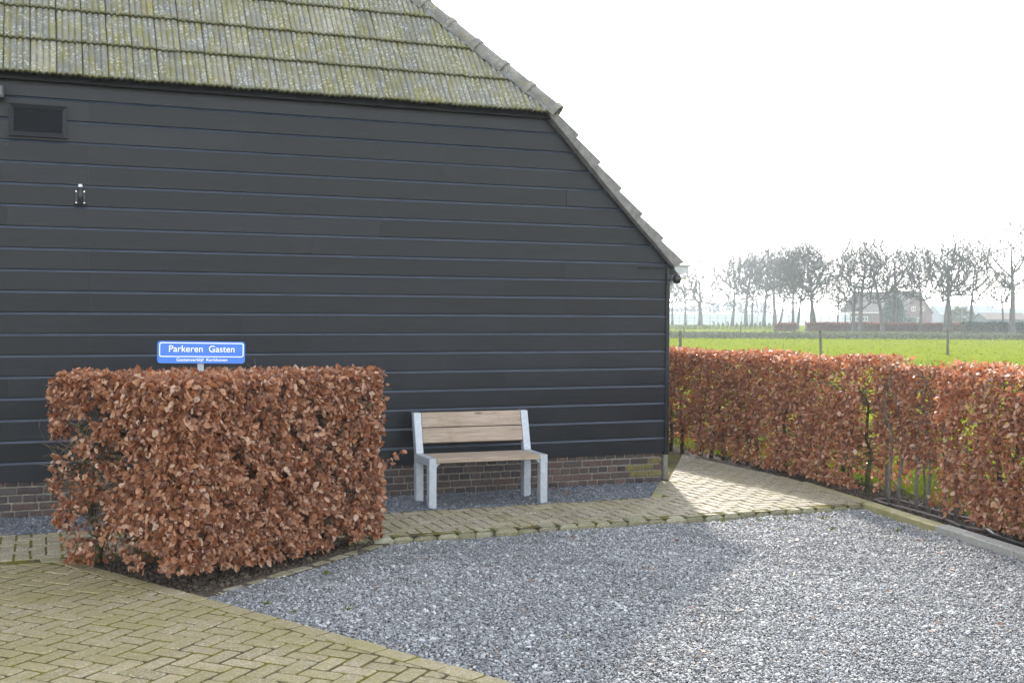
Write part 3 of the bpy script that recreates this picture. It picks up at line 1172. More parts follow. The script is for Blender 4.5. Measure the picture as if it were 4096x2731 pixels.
# verge tiles down the gable edge
E = [(-1.26, 3.545), (-1.03, 3.308), (-0.798, 3.066), (-0.569, 2.828), (-0.338, 2.596), (-0.104, 2.370), (0.124, 2.142)]
for i in range(1, len(E)):
    a, b = np.array(E[i - 1]), np.array(E[i])
    d = (b - a) / np.linalg.norm(b - a)
    L = np.linalg.norm(b - a) + 0.055
    p = np.array((-d[1], d[0]))
    if p[1] < 0:
        p = -p
    mb = MB()
    th_ = 0.098
    lift_u = -0.030
    prof = []
    def Q(t, q, y):
        P = b - d * (L - t) + p * q
        return (P[0], y, P[1])
    y0, y1 = -0.122 + 0.0035 * i, 0.30 + 0.004 * i
    top_l = 0.014
    pts = [Q(0, -th_, y0), Q(L, -th_, y0), Q(L, top_l - 0.008, y0), Q(L - 0.008, top_l, y0), Q(0, lift_u, y0)]
    pts2 = [Q(0, -th_, y1), Q(L, -th_, y1), Q(L, top_l - 0.008, y1), Q(L - 0.008, top_l, y1), Q(0, lift_u, y1)]
    if i == len(E) - 1:
        pts[1] = (pts[1][0] - 0.035, y0, pts[1][2] + 0.03)
        pts2[1] = (pts2[1][0] - 0.035, y1, pts2[1][2] + 0.03)
    mb.add(pts + pts2, [(0, 1, 2, 3, 4)[::-1], (5, 6, 7, 8, 9)] + [(k, (k + 1) % 5, 5 + (k + 1) % 5, 5 + k) for k in range(5)])
    o = mb.build('verge_tile', MAT['concrete_tile'], east)
    mod = o.modifiers.new('soft_edge', 'BEVEL')
    mod.width = 0.007
    mod.segments = 2
    mod.limit_method = 'ANGLE'
# dark verge board behind the tiles
mk('verge_board', [(-1.29, -0.036, 3.44), (-1.19, -0.036, 3.44), (0.02, -0.036, 2.21), (0.02, -0.036, 2.115), (-0.02, -0.036, 2.115),
                   (-1.29, 0.0, 3.44), (-1.19, 0.0, 3.44), (0.02, 0.0, 2.21), (0.02, 0.0, 2.115), (-0.02, 0.0, 2.115)],
   [(0, 4, 3, 2, 1), (0, 5, 9, 4), (1, 2, 7, 6), (2, 3, 8, 7), (3, 4, 9, 8)], MAT['board'], barn)

# gutter with end cap and rim, swan neck and downpipe
gut = MB()
ns = 14
gc = (0.124, 2.120)
for yy in (-0.06, 12.0):
    for k in range(ns + 1):
        an = math.pi + math.pi * k / ns
        gut.v.append((gc[0] + 0.084 * math.cos(an), yy, gc[1] + 0.088 * math.sin(an)))
for k in range(ns):
    gut.f.append((k, k + 1, ns + 1 + k + 1, ns + 1 + k))
gut.f.append(tuple(range(ns + 1)))
gutter = gut.build('gutter', MAT['zinc'], barn)
MB().tube([(0.206, -0.064, 2.117), (0.206, 12, 2.117)], 0.011, 8).build('rim', MAT['zinc'], gutter)
MB().box(0.035, 0.225, -0.072, -0.055, 2.108, 2.128, 0.004).build('end_rim', MAT['zinc'], gutter)
pipe = MB().tube([(0.118, 0.10, 2.05), (0.115, 0.10, 1.99), (0.075, 0.10, 1.90), (0.050, 0.10, 1.80), (0.042, 0.10, 1.70), (0.042, 0.10, 1.0), (0.038, 0.10, 0.0)], 0.034, 12).build('downpipe', MAT['zinc'], barn, True)

# ------------------------------------------------------------------ things on the barn wall
vent = empty('vent_grille', (-5.738, -0.03, 3.142), 'rectangular black perforated vent grille high on the barn wall', 'vent')
t = NT('perforated_plate')
v = t.mapping(t.coord(), (62, 62, 62))
vx = t.n('ShaderNodeSeparateXYZ', {0: v})
fx = t.math('SUBTRACT', t.math('FRACT', vx.outputs[0]), 0.5)
rz = t.math('MULTIPLY', t.math('FLOOR', vx.outputs[2]), 0.5)
fx = t.math('SUBTRACT', t.math('FRACT', t.math('ADD', vx.outputs[0], rz)), 0.5)
fz = t.math('SUBTRACT', t.math('FRACT', vx.outputs[2]), 0.5)
d2 = t.math('ADD', t.math('MULTIPLY', fx, fx), t.math('MULTIPLY', fz, fz))
hole = t.ramp(d2, [(0.09, 1.0), (0.12, 0.0)])
t.bsdf(t.mix(hole, (0.010, 0.011, 0.013), (0.0005, 0.0005, 0.0005)), 0.6, 0.08, t.bump(hole, -0.8, 0.004))
MB().box(-0.178, 0.178, -0.012, 0.0, -0.085, 0.09).build('perforated_plate', t.m, vent)
for (a, b) in (((-0.215, 0.13), (0.215, 0.125)), ((-0.215, -0.125), (0.218, -0.125))):
    s_ = 1 if a[1] > 0 else -1
    MB().add([(a[0], -0.028, a[1]), (b[0], -0.028, b[1]), (b[0] - 0.036, -0.016, b[1] - 0.037 * s_), (a[0] + 0.036, -0.016, a[1] - 0.037 * s_),
              (a[0], 0.0, a[1]), (b[0], 0.0, b[1]), (b[0] - 0.036, 0.0, b[1] - 0.037 * s_), (a[0] + 0.036, 0.0, a[1] - 0.037 * s_)],
             [(0, 1, 2, 3), (0, 1, 5, 4), (1, 2, 6, 5), (2, 3, 7, 6), (3, 0, 4, 7)]).build('frame_rail', MAT['vent_frame'], vent)
for s_ in (-1, 1):
    MB().add([(s_ * 0.215, -0.028, 0.128), (s_ * 0.215, -0.028, -0.125), (s_ * 0.18, -0.016, -0.088), (s_ * 0.18, -0.016, 0.091),
              (s_ * 0.215, 0, 0.128), (s_ * 0.215, 0, -0.125), (s_ * 0.18, 0, -0.088), (s_ * 0.18, 0, 0.091)],
             [(0, 1, 2, 3), (0, 1, 5, 4), (1, 2, 6, 5), (2, 3, 7, 6), (3, 0, 4, 7)]).build('frame_stile', MAT['vent_frame'], vent)

hold = empty('flagpole_holder', (-5.426, -0.03, 2.565), 'small black tube bracket screwed to the barn boards below the vent', 'bracket')
MB().box(-0.038, 0.038, -0.006, 0.0, -0.065, 0.05, 0.002).build('back_plate', MAT['black'], hold)
MB().box(-0.043, 0.043, -0.05, 0.0, -0.068, -0.062, 0.002).build('foot_plate', MAT['black'], hold)
MB().tube([(0, -0.03, -0.062), (0, -0.034, 0.065)], 0.021, 14).build('socket_tube', MAT['black'], hold, True)
MB().tube([(0, -0.034, 0.060), (0, -0.036, 0.092)], [0.019, 0.017], 14).build('steel_top', MAT['steel'], hold, True)
for sx in (-0.031, 0.031):
    for zz in (-0.056, 0.036):
        MB().tube([(sx, -0.004, zz), (sx, -0.012, zz)], 0.006, 8).build('screw', MAT['steel'], hold)

fl_ = empty('flood_light', (-6.085, -0.03, 3.34), 'dark box-shaped floodlight on the barn wall cut by the picture edge', 'lamp')
MB().box(-0.10, 0.105, -0.13, -0.03, -0.055, 0.055, 0.008).build('housing', MAT['black'], fl_)
MB().box(-0.08, 0.09, -0.139, -0.129, -0.04, 0.04, 0.003).build('lens', MAT['glass_dark0'], fl_)
MB().box(-0.02, 0.02, -0.04, 0.0, -0.03, 0.03, 0.003).build('bracket', MAT['black'], fl_)

rnd = MB().tube([(-4.552, -0.0295, 3.415), (-4.552, -0.034, 3.415)], 0.022, 18).build('cover_plug', MAT['board'], barn)

lamp = empty('wall_lamp', (0.0, -0.045, 1.98), 'black wall lamp with glass bulb at the barn corner under the gutter', 'lamp')
MB().box(-0.030, -0.012, -0.012, 0.004, -0.05, 0.05, 0.003).build('mount_plate', MAT['black'], lamp)
MB().tube([(-0.02, -0.02, 0.0), (0.05, -0.02, 0.0)], 0.012, 8).build('arm', MAT['black'], lamp)
MB().tube([(0.035, -0.02, 0.005), (0.045, -0.02, 0.005), (0.085, -0.02, 0.005), (0.098, -0.02, 0.005)], [0.030, 0.042, 0.044, 0.034], 14).build('housing', MAT['black'], lamp, True)
t = NT('lamp_glass')
t.bsdf((0.92, 0.93, 0.90), 0.08, 0.5, None, 0.0, Transmission_Weight=0.85, IOR=1.3)
MB().tube([(0.098, -0.02, 0.0), (0.115, -0.02, 0.0), (0.14, -0.02, -0.002), (0.17, -0.02, -0.006), (0.195, -0.02, -0.012)], [0.020, 0.026, 0.027, 0.019, 0.006], 14).build('bulb', t.m, lamp, True)
MB().tube([(-0.345, -0.045, 2.092), (-0.35, -0.055, 2.093), (0.03, -0.055, 2.090), (0.035, -0.03, 2.090)], 0.006, 6).build('gutter_rod', MAT['black'], barn)

# ------------------------------------------------------------------ bench
bench = empty('bench', (-2.166, -0.58, 0.0), 'timber and galvanised steel bench against the black barn wall', 'bench')
bench.rotation_euler = (0, 0, R_(-2.2))
LW, LD = 0.066, 0.080
FY, RY = -0.205, 0.200
for sx in (-1, 1):
    x0 = -0.502 if sx < 0 else 0.502
    xa, xb = x0 - LW / 2, x0 + LW / 2
    MB().box(xa, xb, FY, FY + LD, -0.03, 0.4135, 0.004).build('front_leg', MAT['galv'], bench)
    MB().box(xa, xb, RY, RY + LD, -0.03, 0.345, 0.004).build('rear_leg', MAT['galv'], bench)
    MB().box(xa, xb, FY + LD + 0.001, RY + LD - 0.004, 0.3455, 0.413, 0.004).build('side_rail', MAT['galv'], bench)
    # leaning back post
    mb = MB()
    y0, y1 = RY, RY + 0.095
    mb.add([(xa, y0, 0.4135), (xb, y0, 0.4135), (xb, y0 + LD, 0.4135), (xa, y0 + LD, 0.4135),
            (xa, y1, 0.762), (xb, y1, 0.762), (xb, y1 + LD * 0.9, 0.762), (xa, y1 + LD * 0.9, 0.762)],
           [(0, 1, 5, 4), (1, 2, 6, 5), (2, 3, 7, 6), (3, 0, 4, 7), (4, 5, 6, 7), (3, 2, 1, 0)])
    o = mb.build('back_post', MAT['galv'], bench)
    md = o.modifiers.new('soft_edge', 'BEVEL')
    md.width = 0.004
    md.segments = 2
lean = math.atan2(0.095, 0.3485)
for k, (za, zb) in enumerate(((0.494, 0.624), (0.628, 0.760))):
    zc = (za + zb) / 2
    yc = RY + (zc - 0.4135) * math.tan(lean) + 0.026
    o = MB().box(-0.467, 0.467, -0.020, 0.020, -(zb - za) / 2 / math.cos(lean) * 0.98, (zb - za) / 2 / math.cos(lean) * 0.98, 0.004).build('backrest_plank', MAT['wood'], bench)
    o.location = (0, yc, zc)
    o.rotation_euler = (-lean, 0, 0)
for k, (ya, yb) in enumerate(((FY - 0.003, -0.012), (-0.009, 0.185))):
    o = MB().box(-0.467, 0.467, (ya - yb) / 2, (yb - ya) / 2, -0.020, 0.020, 0.004).build('seat_plank', MAT['wood'], bench)
    o.location = (0, (ya + yb) / 2, 0.3935)
for s_ in (-1, 1):
    MB().add([(s_ * 0.4675, FY + 0.02, 0.372), (s_ * 0.4675, FY + 0.02, 0.335), (s_ * 0.43, FY + 0.02, 0.372), (s_ * 0.4675, RY, 0.372), (s_ * 0.4675, RY, 0.335), (s_ * 0.43, RY, 0.372)],
             [(0, 1, 2), (3, 5, 4), (0, 3, 4, 1), (1, 4, 5, 2), (2, 5, 3, 0)]).build('seat_bracket', MAT['galv'], bench)

# ------------------------------------------------------------------ parking sign
sign = empty('parking_sign', (-4.764, -2.20, 0.0), 'blue and white guest parking sign on a grey post in the triangular hedge', 'sign')
SW, SH = 0.561, 0.143
cx_, cz_ = 0.004, 1.368


def rrect(w, h, r, n=6):
    pts = []
    for (sx, sz, a0) in ((1, 1, 0), (-1, 1, 90), (-1, -1, 180), (1, -1, 270)):
        for k in range(n + 1):
            a = R_(a0 + 90 * k / n)
            pts.append((sx * (w / 2 - r) + r * math.cos(a), sz * (h / 2 - r) + r * math.sin(a)))
    return pts


def sgm(o):
    o.location = (cx_, -0.022, cz_)
    o.rotation_euler = (0, R_(1.0), R_(2.0))
    return o


pp = rrect(SW, SH, 0.02)
n = len(pp)
mb = MB()
mb.add([(x, -0.010, z) for x, z in pp] + [(x * 1.004, -0.006, z * 1.01) for x, z in pp] + [(x * 1.004, 0.010, z * 1.01) for x, z in pp],
       [tuple(range(n))[::-1], tuple(range(2 * n, 3 * n))] + [(k, (k + 1) % n, n + (k + 1) % n, n + k) for k in range(n)] + [(n + k, n + (k + 1) % n, 2 * n + (k + 1) % n, 2 * n + k) for k in range(n)])
pan = sgm(mb.build('sign_panel', MAT['blue'], sign))
po = rrect(SW * 0.965, SH * 0.655, 0.014)
pi = rrect(SW * 0.965 - 0.011, SH * 0.655 - 0.011, 0.009)
zc = SH * 0.115
mk('border_line', [(x, -0.0115, z + zc) for x, z in po] + [(x, -0.0115, z + zc) for x, z in pi], [(k, n + k, n + (k + 1) % n, (k + 1) % n) for k in range(n)], MAT['white'], pan)


def text_mesh(body, name, width, height, x, z, y):
    cu = bpy.data.curves.new(name, 'FONT')
    cu.body = body
    cu.align_x = 'CENTER'
    cu.size = 1.0
    cu.offset = 0.004
    tmp = bpy.data.objects.new('tmp_text', cu)
    COL.objects.link(tmp)
    dg = bpy.context.evaluated_depsgraph_get()
    me = bpy.data.meshes.new_from_object(tmp.evaluated_get(dg))
    bpy.data.objects.remove(tmp)
    co = np.array([v.co[:] for v in me.vertices])
    caps = 0.72
    w = co[:, 0].max() - co[:, 0].min()
    mx = (co[:, 0].max() + co[:, 0].min()) / 2
    for v in me.vertices:
        a, b = v.co.x, v.co.y
        v.co = Vector((x + (a - mx) / w * width, y, z + b / caps * height))
    me.name = name
    me.materials.clear()
    me.materials.append(MAT['white'])
    return link(name, me, pan)


text_mesh('Parkeren  Gasten', 'lettering', SW * 0.75, SH * 0.305, 0.001, SH * 0.02, -0.0115)
text_mesh('Gastenverblijf  Kerkhoven', 'lettering', SW * 0.583, SH * 0.150, 0.002, -SH * 0.405, -0.0115)
MB().box(-0.020, 0.020, -0.009, 0.012, -0.05, 1.36, 0.003).build('post', MAT['galv'], sign)


# ------------------------------------------------------------------ leaves and twigs
LEAF_V = np.array([(0, 0, 0), (.33, 0, -.02), (.7, 0, .05), (1.0, 0, -.14), (.30, .31, .13), (.72, .24, .06), (.36, -.30, .07), (.68, -.27, .16)])
LEAF_F = np.array([(0, 6, 1), (0, 1, 4), (1, 2, 5), (1, 5, 4), (1, 6, 7), (1, 7, 2), (2, 3, 5), (2, 7, 3)])


def leaf_frames(P, N, size, rng, droop=0.6, spread=0.95):
    n = len(P)
    nn = N + rng.normal(0, spread, (n, 3)) + np.array((0, 0, 0.15))
    nn /= np.linalg.norm(nn, axis=1, keepdims=True) + 1e-9
    u = rng.normal(0, 0.7, (n, 3)) + np.array((0, 0, -droop)) + 0.35 * N
    u -= (u * nn).sum(1, keepdims=True) * nn
    u /= np.linalg.norm(u, axis=1, keepdims=True) + 1e-9
    v = np.cross(nn, u)
    s = size * np.exp(np.clip(rng.normal(0, 0.28, n), -0.8, 0.38))
    return u, v, nn, s


def leaves_mesh(name, P, u, v, nn, s, rng, mat, parent, tint):
    n = len(P)
    fold = rng.uniform(-1.6, 2.6, n)
    wid = rng.uniform(0.75, 1.15, n)
    curl = rng.normal(0, 0.12, n)
    L = LEAF_V[None, :, :].repeat(n, 0).copy()
    L[:, :, 2] *= fold[:, None]
    L[:, :, 2] += curl[:, None] * L[:, :, 0] ** 2
    L[:, :, 1] *= wid[:, None]
    V = P[:, None, :] + s[:, None, None] * (L[:, :, 0:1] * u[:, None, :] + L[:, :, 1:2] * v[:, None, :] + L[:, :, 2:3] * nn[:, None, :])
    F = (LEAF_F[None] + (np.arange(n) * 8)[:, None, None]).reshape(-1, 3)
    o = mk_np(name, V.reshape(-1, 3), F, mat, parent, np.repeat(tint, 8))
    return o


LEAF_VARIANTS = {}


def leaf_variant(k, mat):
    """dry beech leaf: ovate, folded along the midrib, curled and crinkled"""
    key = (k, mat.name)
    if key not in LEAF_VARIANTS:
        r = random.Random(k * 7 + 1)
        us = (0.0, 0.16, 0.38, 0.60, 0.82, 1.0)
        ws = (0.0, 0.20, 0.31, 0.29, 0.16, 0.0)
        fold, curl, twist = r.uniform(-0.25, 0.55), r.gauss(0, 0.28), r.gauss(0, 0.35)
        wk = r.uniform(0.75, 1.15)
        V = [(u, 0.0, curl * (u - 0.4) ** 2 + r.gauss(0, 0.012)) for u in us]
        for sgn in (1, -1):
            for u, w in list(zip(us, ws))[1:-1]:
                w = w * wk * r.uniform(0.9, 1.1)
                V.append((u + r.uniform(-0.02, 0.02), sgn * w, curl * (u - 0.4) ** 2 + abs(w) * fold + sgn * w * twist * u + r.gauss(0, 0.03)))
        F = []
        for sgn, b in ((1, 6), (-1, 10)):
            t = [(0, 1, b), (1, 2, b + 1), (1, b + 1, b), (2, 3, b + 2), (2, b + 2, b + 1), (3, 4, b + 3), (3, b + 3, b + 2), (4, 5, b + 3)]
            F += t if sgn > 0 else [q[::-1] for q in t]
        me = bpy.data.meshes.new('leaf')
        me.from_pydata(V, [], F)
        a = me.attributes.new('tint', 'FLOAT', 'POINT')
        a.data.foreach_set('value', [0.04 + 0.94 * ((k * 7) % 16) / 15] * len(V))
        me.materials.append(mat)
        me.polygons.foreach_set('use_smooth', [True] * len(F))
        LEAF_VARIANTS[key] = me
    return LEAF_VARIANTS[key]


def frames_to_euler(u, v, n):
    ry = -np.arcsin(np.clip(u[:, 2], -1, 1))
    rx = np.arctan2(v[:, 2], n[:, 2])
    rz = np.arctan2(u[:, 1], u[:, 0])
    return np.stack((rx, ry, rz), 1)


def vnoise(P, freq, seed):
    r = np.random.default_rng(seed)
    out = np.zeros(len(P))
    for k in range(7):
        d = r.normal(0, 1, 3) * freq * r.uniform(0.6, 1.7)
        out += np.sin(P @ d + r.uniform(0, 6.28))
    return out / 7 ** 0.5 / 0.75


def segs_mesh(name, A, B, ra, rb, mat, parent=None, n=4, smooth=True, kind=None):
    """many tapered sticks in one mesh"""
    A, B = np.asarray(A, float), np.asarray(B, float)
    d = B - A
    d /= np.linalg.norm(d, axis=1, keepdims=True) + 1e-9
    ref = np.where(np.abs(d[:, 2:3]) > 0.9, np.array((1.0, 0.2, 0.0)), np.array((0.1, 0.15, 1.0)))
    a = np.cross(d, ref)
    a /= np.linalg.norm(a, axis=1, keepdims=True)
    c = np.cross(d, a)
    m = len(A)
    an = 2 * math.pi * np.arange(n) / n
    ring = np.cos(an)[None, :, None] * a[:, None, :] + np.sin(an)[None, :, None] * c[:, None, :]
    V = np.concatenate((A[:, None] + ring * np.asarray(ra)[:, None, None], B[:, None] + ring * np.asarray(rb)[:, None, None]), 1)
    k = np.arange(n)
    F = np.stack((k, (k + 1) % n, n + (k + 1) % n, n + k), -1)
    F = (F[None] + (np.arange(m) * 2 * n)[:, None, None]).reshape(-1, 4)
    o = mk_np(name, V.reshape(-1, 3), F, mat, parent, smooth=smooth)
    if kind:
        o['kind'] = kind
    return o


def hedge_plant(root, P, N, size, rng, mat, n_single, stems, z_top, loc, droop=0.6):
    """leaf mass + single leaves + stems + twigs; P, N are leaf points and outward directions in world space"""
    u, v, nn, s = leaf_frames(P, N, size, rng, droop)
    tint = np.clip(rng.beta(1.5, 1.6, len(P)), 0, 1)
    off = np.array(loc)
    # the leaves nearest the lens that face it are single parts
    dist = np.linalg.norm(P - CAM, axis=1)
    facing = (nn * (CAM - P) / dist[:, None]).sum(1)
    score = s * np.abs(facing) / dist + (N * (CAM - P) / dist[:, None]).sum(1) * 0.004
    order = np.argsort(-score)
    one = order[:n_single]
    rest = order[n_single:]
    o = instance_stuff('leaf_mass', P[rest] - off, frames_to_euler(u[rest], v[rest], nn[rest]), np.repeat(s[rest][:, None], 3, 1), [leaf_variant(k, mat) for k in range(16)], mat)
    o.parent = root
    for i in one:
        me = leaf_variant(int(rng.integers(0, 16)), mat)
        q = link('leaf', me, root)
        M = np.eye(4)
        M[:3, 0], M[:3, 1], M[:3, 2] = u[i] * s[i], v[i] * s[i], nn[i] * s[i]
        M[:3, 3] = P[i] - off
        q.matrix_local = Matrix(M.tolist())
    return one


# triangular hedge
HA, HB, HC = np.array((-5.67, -1.90)), np.array((-4.99, -3.03)), np.array((-3.46, -1.90))
TOPZ = 1.215
hroot = empty('beech_hedge', (-4.70, -2.25, 0), 'waist-high triangular hedge of dry brown beech leaves before the barn', 'hedge')
rng = np.random.default_rng(5)


def face_points(a, b, n, rng, inset=0.05):
    t = rng.uniform(0.0, 1.0, n)
    near = np.clip(1 - np.linalg.norm(a + (b - a) * t[:, None] - HB, axis=1) / 0.9, 0, 1)     # the front corner is clipped higher
    zm = 0.035 + 0.075 * near
    z = zm + (TOPZ - zm) * rng.uniform(0, 1, n)
    P = np.column_stack((a[0] + (b[0] - a[0]) * t, a[1] + (b[1] - a[1]) * t, z))
    d = b - a
    nrm = np.array((d[1], -d[0], 0)) / np.linalg.norm(d)
    return P, np.repeat(nrm[None], n, 0), t


PP, NN = [], []
cen = (HA + HB + HC) / 3
for (a, b, n, sparse, seed) in ((HA, HB, 15000, 1, 1), (HB, HC, 31000, 0, 2), (HC, HA, 15000, 0, 3)):
    P, N, t = face_points(a, b, n, rng)
    dep = np.minimum(rng.exponential(0.055, n), 0.3) - 0.035
    P = P - N * dep[:, None]
    g = vnoise(P, 7.0, seed) * 0.22 + vnoise(P, 21.0, seed + 9) * 0.6
    thr = np.full(n, -0.55)
    low = np.clip((0.30 - P[:, 2]) / 0.3, 0, 1)
    thr += 0.45 * low
    if sparse:
        thr = np.where(P[:, 2] < 1.02, 0.34, -0.5) - 0.95 * (t - 0.3)
        thr += 0.3 * low
    if seed == 3:
        thr = np.where(t > 0.6, 0.35, -0.3)
        thr = np.where(P[:, 2] > 1.05, -0.6, thr)
    keep = g > thr
    PP.append(P[keep])
    NN.append(N[keep])
n = 8500
w = rng.dirichlet((1, 1, 1), n)
P = np.column_stack((w @ np.array((HA, HB, HC)), TOPZ - np.minimum(rng.exponential(0.03, n), 0.15) + 0.018 + rng.normal(0, 0.008, n)))
PP.append(P)
NN.append(np.repeat(np.array(((0, -0.15, 1.0),)), n, 0))
P, N = np.concatenate(PP), np.concatenate(NN)
hedge_plant(hroot, P, N, 0.037, rng, MAT['leaf_dry'], 300, None, TOPZ, (-4.70, -2.25, 0))
# stems, each its own part
stems = [(-5.40, -2.02), (-5.15, -2.15), (-4.95, -2.42), (-4.78, -2.14), (-4.58, -2.45), (-4.35, -2.15), (-4.15, -2.22), (-3.92, -2.08), (-3.70, -2.00)]
A, B, RA, RB = [], [], [], []
for (sx, sy) in stems:
    pts = [np.array((sx, sy, -0.03))]
    h = random.uniform(0.9, 1.15)
    for k in range(1, 7):
        pts.append(np.array((sx + random.gauss(0, 0.025) * k * 0.5, sy + random.gauss(0, 0.025) * k * 0.5, h * k / 6)))
    MB().tube([p - np.array((-4.70, -2.25, 0)) for p in pts], [0.030, 0.026, 0.023, 0.020, 0.016, 0.012, 0.007], 8).build('stem', MAT['bark_moss'], hroot, True)
    for _ in range(95):
        k = random.randint(1, 5)
        st = pts[k] + (pts[k + 1] - pts[k]) * random.random()
        an = random.uniform(0, 6.28)
        L = random.uniform(0.16, 0.55)
        p = st
        d = np.array((math.cos(an), math.sin(an), random.uniform(-0.15, 0.55)))
        r = random.uniform(0.0035, 0.007)
        for q in range(4):
            d2 = d + np.array((random.gauss(0, 0.28), random.gauss(0, 0.28), random.gauss(0.05, 0.22)))
            d2 /= np.linalg.norm(d2)
            e = p + d2 * L / 4
            inside = (e[1] < -1.86 and e[2] < TOPZ + 0.03 and
                      (HB[0] - HA[0]) * (e[1] - HA[1]) - (HB[1] - HA[1]) * (e[0] - HA[0]) > -0.07 and
                      (HC[0] - HB[0]) * (e[1] - HB[1]) - (HC[1] - HB[1]) * (e[0] - HB[0]) > -0.07)
            if not inside:
                break
            A.append(p); B.append(e); RA.append(r * (1 - q * 0.2)); RB.append(r * (1 - (q + 1) * 0.2))
            if random.random() < 0.7:
                d3 = d2 + np.array((random.gauss(0, 0.6), random.gauss(0, 0.6), random.gauss(0.1, 0.4)))
                d3 /= np.linalg.norm(d3)
                A.append(e); B.append(e + d3 * random.uniform(0.04, 0.12)); RA.append(0.0024); RB.append(0.0011)
            p, d = e, d2
for _ in range(160):                                   # fine shoots that stand above the clipped top
    w = rng.dirichlet((1, 1, 1))
    q = w @ np.array((HA, HB, HC))
    A.append((q[0], q[1], TOPZ - 0.04)); B.append((q[0] + random.gauss(0, 0.012), q[1] + random.gauss(0, 0.012), TOPZ + random.uniform(0.01, 0.055))); RA.append(0.002); RB.append(0.001)
# sprig that sticks out on the bench side
sp = [np.array((-3.52, -1.98, 0.52)), np.array((-3.44, -1.98, 0.55)), np.array((-3.37, -1.98, 0.59)), np.array((-3.31, -1.98, 0.64))]
for a, b in zip(sp[:-1], sp[1:]):
    A.append(a); B.append(b); RA.append(0.003); RB.append(0.002)
O = np.array((-4.70, -2.25, 0))
segs_mesh('twigs', np.array(A) - O, np.array(B) - O, RA, RB, MAT['twig'], hroot, 4, kind='stuff')
for i in range(7):
    q = link('leaf', leaf_variant(i, MAT['leaf_dry']), hroot)
    b = sp[1] + (sp[3] - sp[1]) * (i / 6)
    q.location = b - O + np.array((random.gauss(0, 0.012), random.gauss(0, 0.02), random.gauss(0, 0.012)))
    q.rotation_euler = (random.uniform(0.6, 2.2), random.uniform(-0.6, 0.6), random.uniform(-2, 2))
    q.scale = (0.05, 0.05, 0.05)

# long hedge along the field
HL = [(0.05, -9.0), (0.98, -3.8), (1.16, -2.75), (1.42, -1.6), (1.60, 0.0), (1.60, 1.0), (1.52, 2.0), (1.45, 4.0), (1.4, 8.0)]
HLa = np.array(HL)
HLs = np.concatenate(([0], np.cumsum(np.linalg.norm(np.diff(HLa, axis=0), axis=1))))


def hl(s):
    s = np.asarray(s, float)
    x = np.interp(s, HLs, HLa[:, 0])
    y = np.interp(s, HLs, HLa[:, 1])
    e = 0.15
    dx = np.interp(s + e, HLs, HLa[:, 0]) - np.interp(s - e, HLs, HLa[:, 0])
    dy = np.interp(s + e, HLs, HLa[:, 1]) - np.interp(s - e, HLs, HLa[:, 1])
    L = np.hypot(dx, dy) + 1e-9
    return np.stack((x, y), -1), np.stack((-dy / L, dx / L), -1)    # centre, normal towards the yard


fr = empty('field_hedge', (1.6, -1.0, 0), 'long russet beech hedge between the gravel yard and the meadow', 'hedge')
FO = np.array((1.6, -1.0, 0))
rng = np.random.default_rng(8)
s_lo, s_hi = 2.6, HLs[-1] - 0.3


def gap_zone(y):
    return (y > -2.88) & (y < -1.50)


PP, NN = [], []
for side, n in ((1, 68000), (-1, 34000)):
    s = rng.uniform(s_lo, s_hi, n)
    c, nr = hl(s)
    z = 0.07 + 1.13 * rng.uniform(0, 1, n) ** 0.95
    half = 0.30 + 0.03 * vnoise(np.column_stack((c, z)), 2.2, 4)
    young = gap_zone(c[:, 1])
    half = np.where(young, 0.12, half)
    dep = np.minimum(rng.exponential(0.06, n), 0.28) - 0.03
    xy = c + nr * side * (half - dep)[:, None]
    P = np.column_stack((xy, z))
    N = np.column_stack((nr * side, np.zeros(n)))
    g = vnoise(P, 5.5, 21 + side) * 0.45 + vnoise(P, 18, 24 + side) * 0.55
    thr = np.full(n, -0.62) + 0.6 * np.clip((0.24 - z) / 0.24, 0, 1)
    thr = np.where(young, -0.42 + 1.4 * np.clip((0.46 - z) / 0.3, 0, 1), thr)
    thr = np.where((c[:, 1] > 0.9) & (z < 0.8), thr + 0.45, thr)
    keep = g > thr
    PP.append(P[keep]); NN.append(N[keep])
n = 18000
s = rng.uniform(s_lo, s_hi, n)
c, nr = hl(s)
lat = rng.uniform(-0.30, 0.30, n)
young = gap_zone(c[:, 1])
zt = 1.205 + 0.020 * vnoise(np.column_stack((c, lat)), 2.5, 3) - np.where(young, 0.05, 0)
P = np.column_stack((c + nr * lat[:, None], zt - np.minimum(rng.exponential(0.03, n), 0.15) + 0.02))
keep = ~young | (np.abs(lat) < 0.16) & (rng.uniform(0, 1, n) < 0.7)
PP.append(P[keep]); NN.append(np.repeat(np.array(((-0.1, 0, 1.0),)), keep.sum(), 0))
P, N = np.concatenate(PP), np.concatenate(NN)
hedge_plant(fr, P, N, 0.038, rng, MAT['leaf_dry'], 300, None, 1.2, FO)
A, B, RA, RB = [], [], [], []


def stem_pts(x, y, h, wob):
    pts = [np.array((x, y, -0.05))]
    for k in range(1, 7):
        pts.append(np.array((x + random.gauss(0, wob) * k * 0.4, y + random.gauss(0, wob) * k * 0.4, h * k / 6)))
    return pts


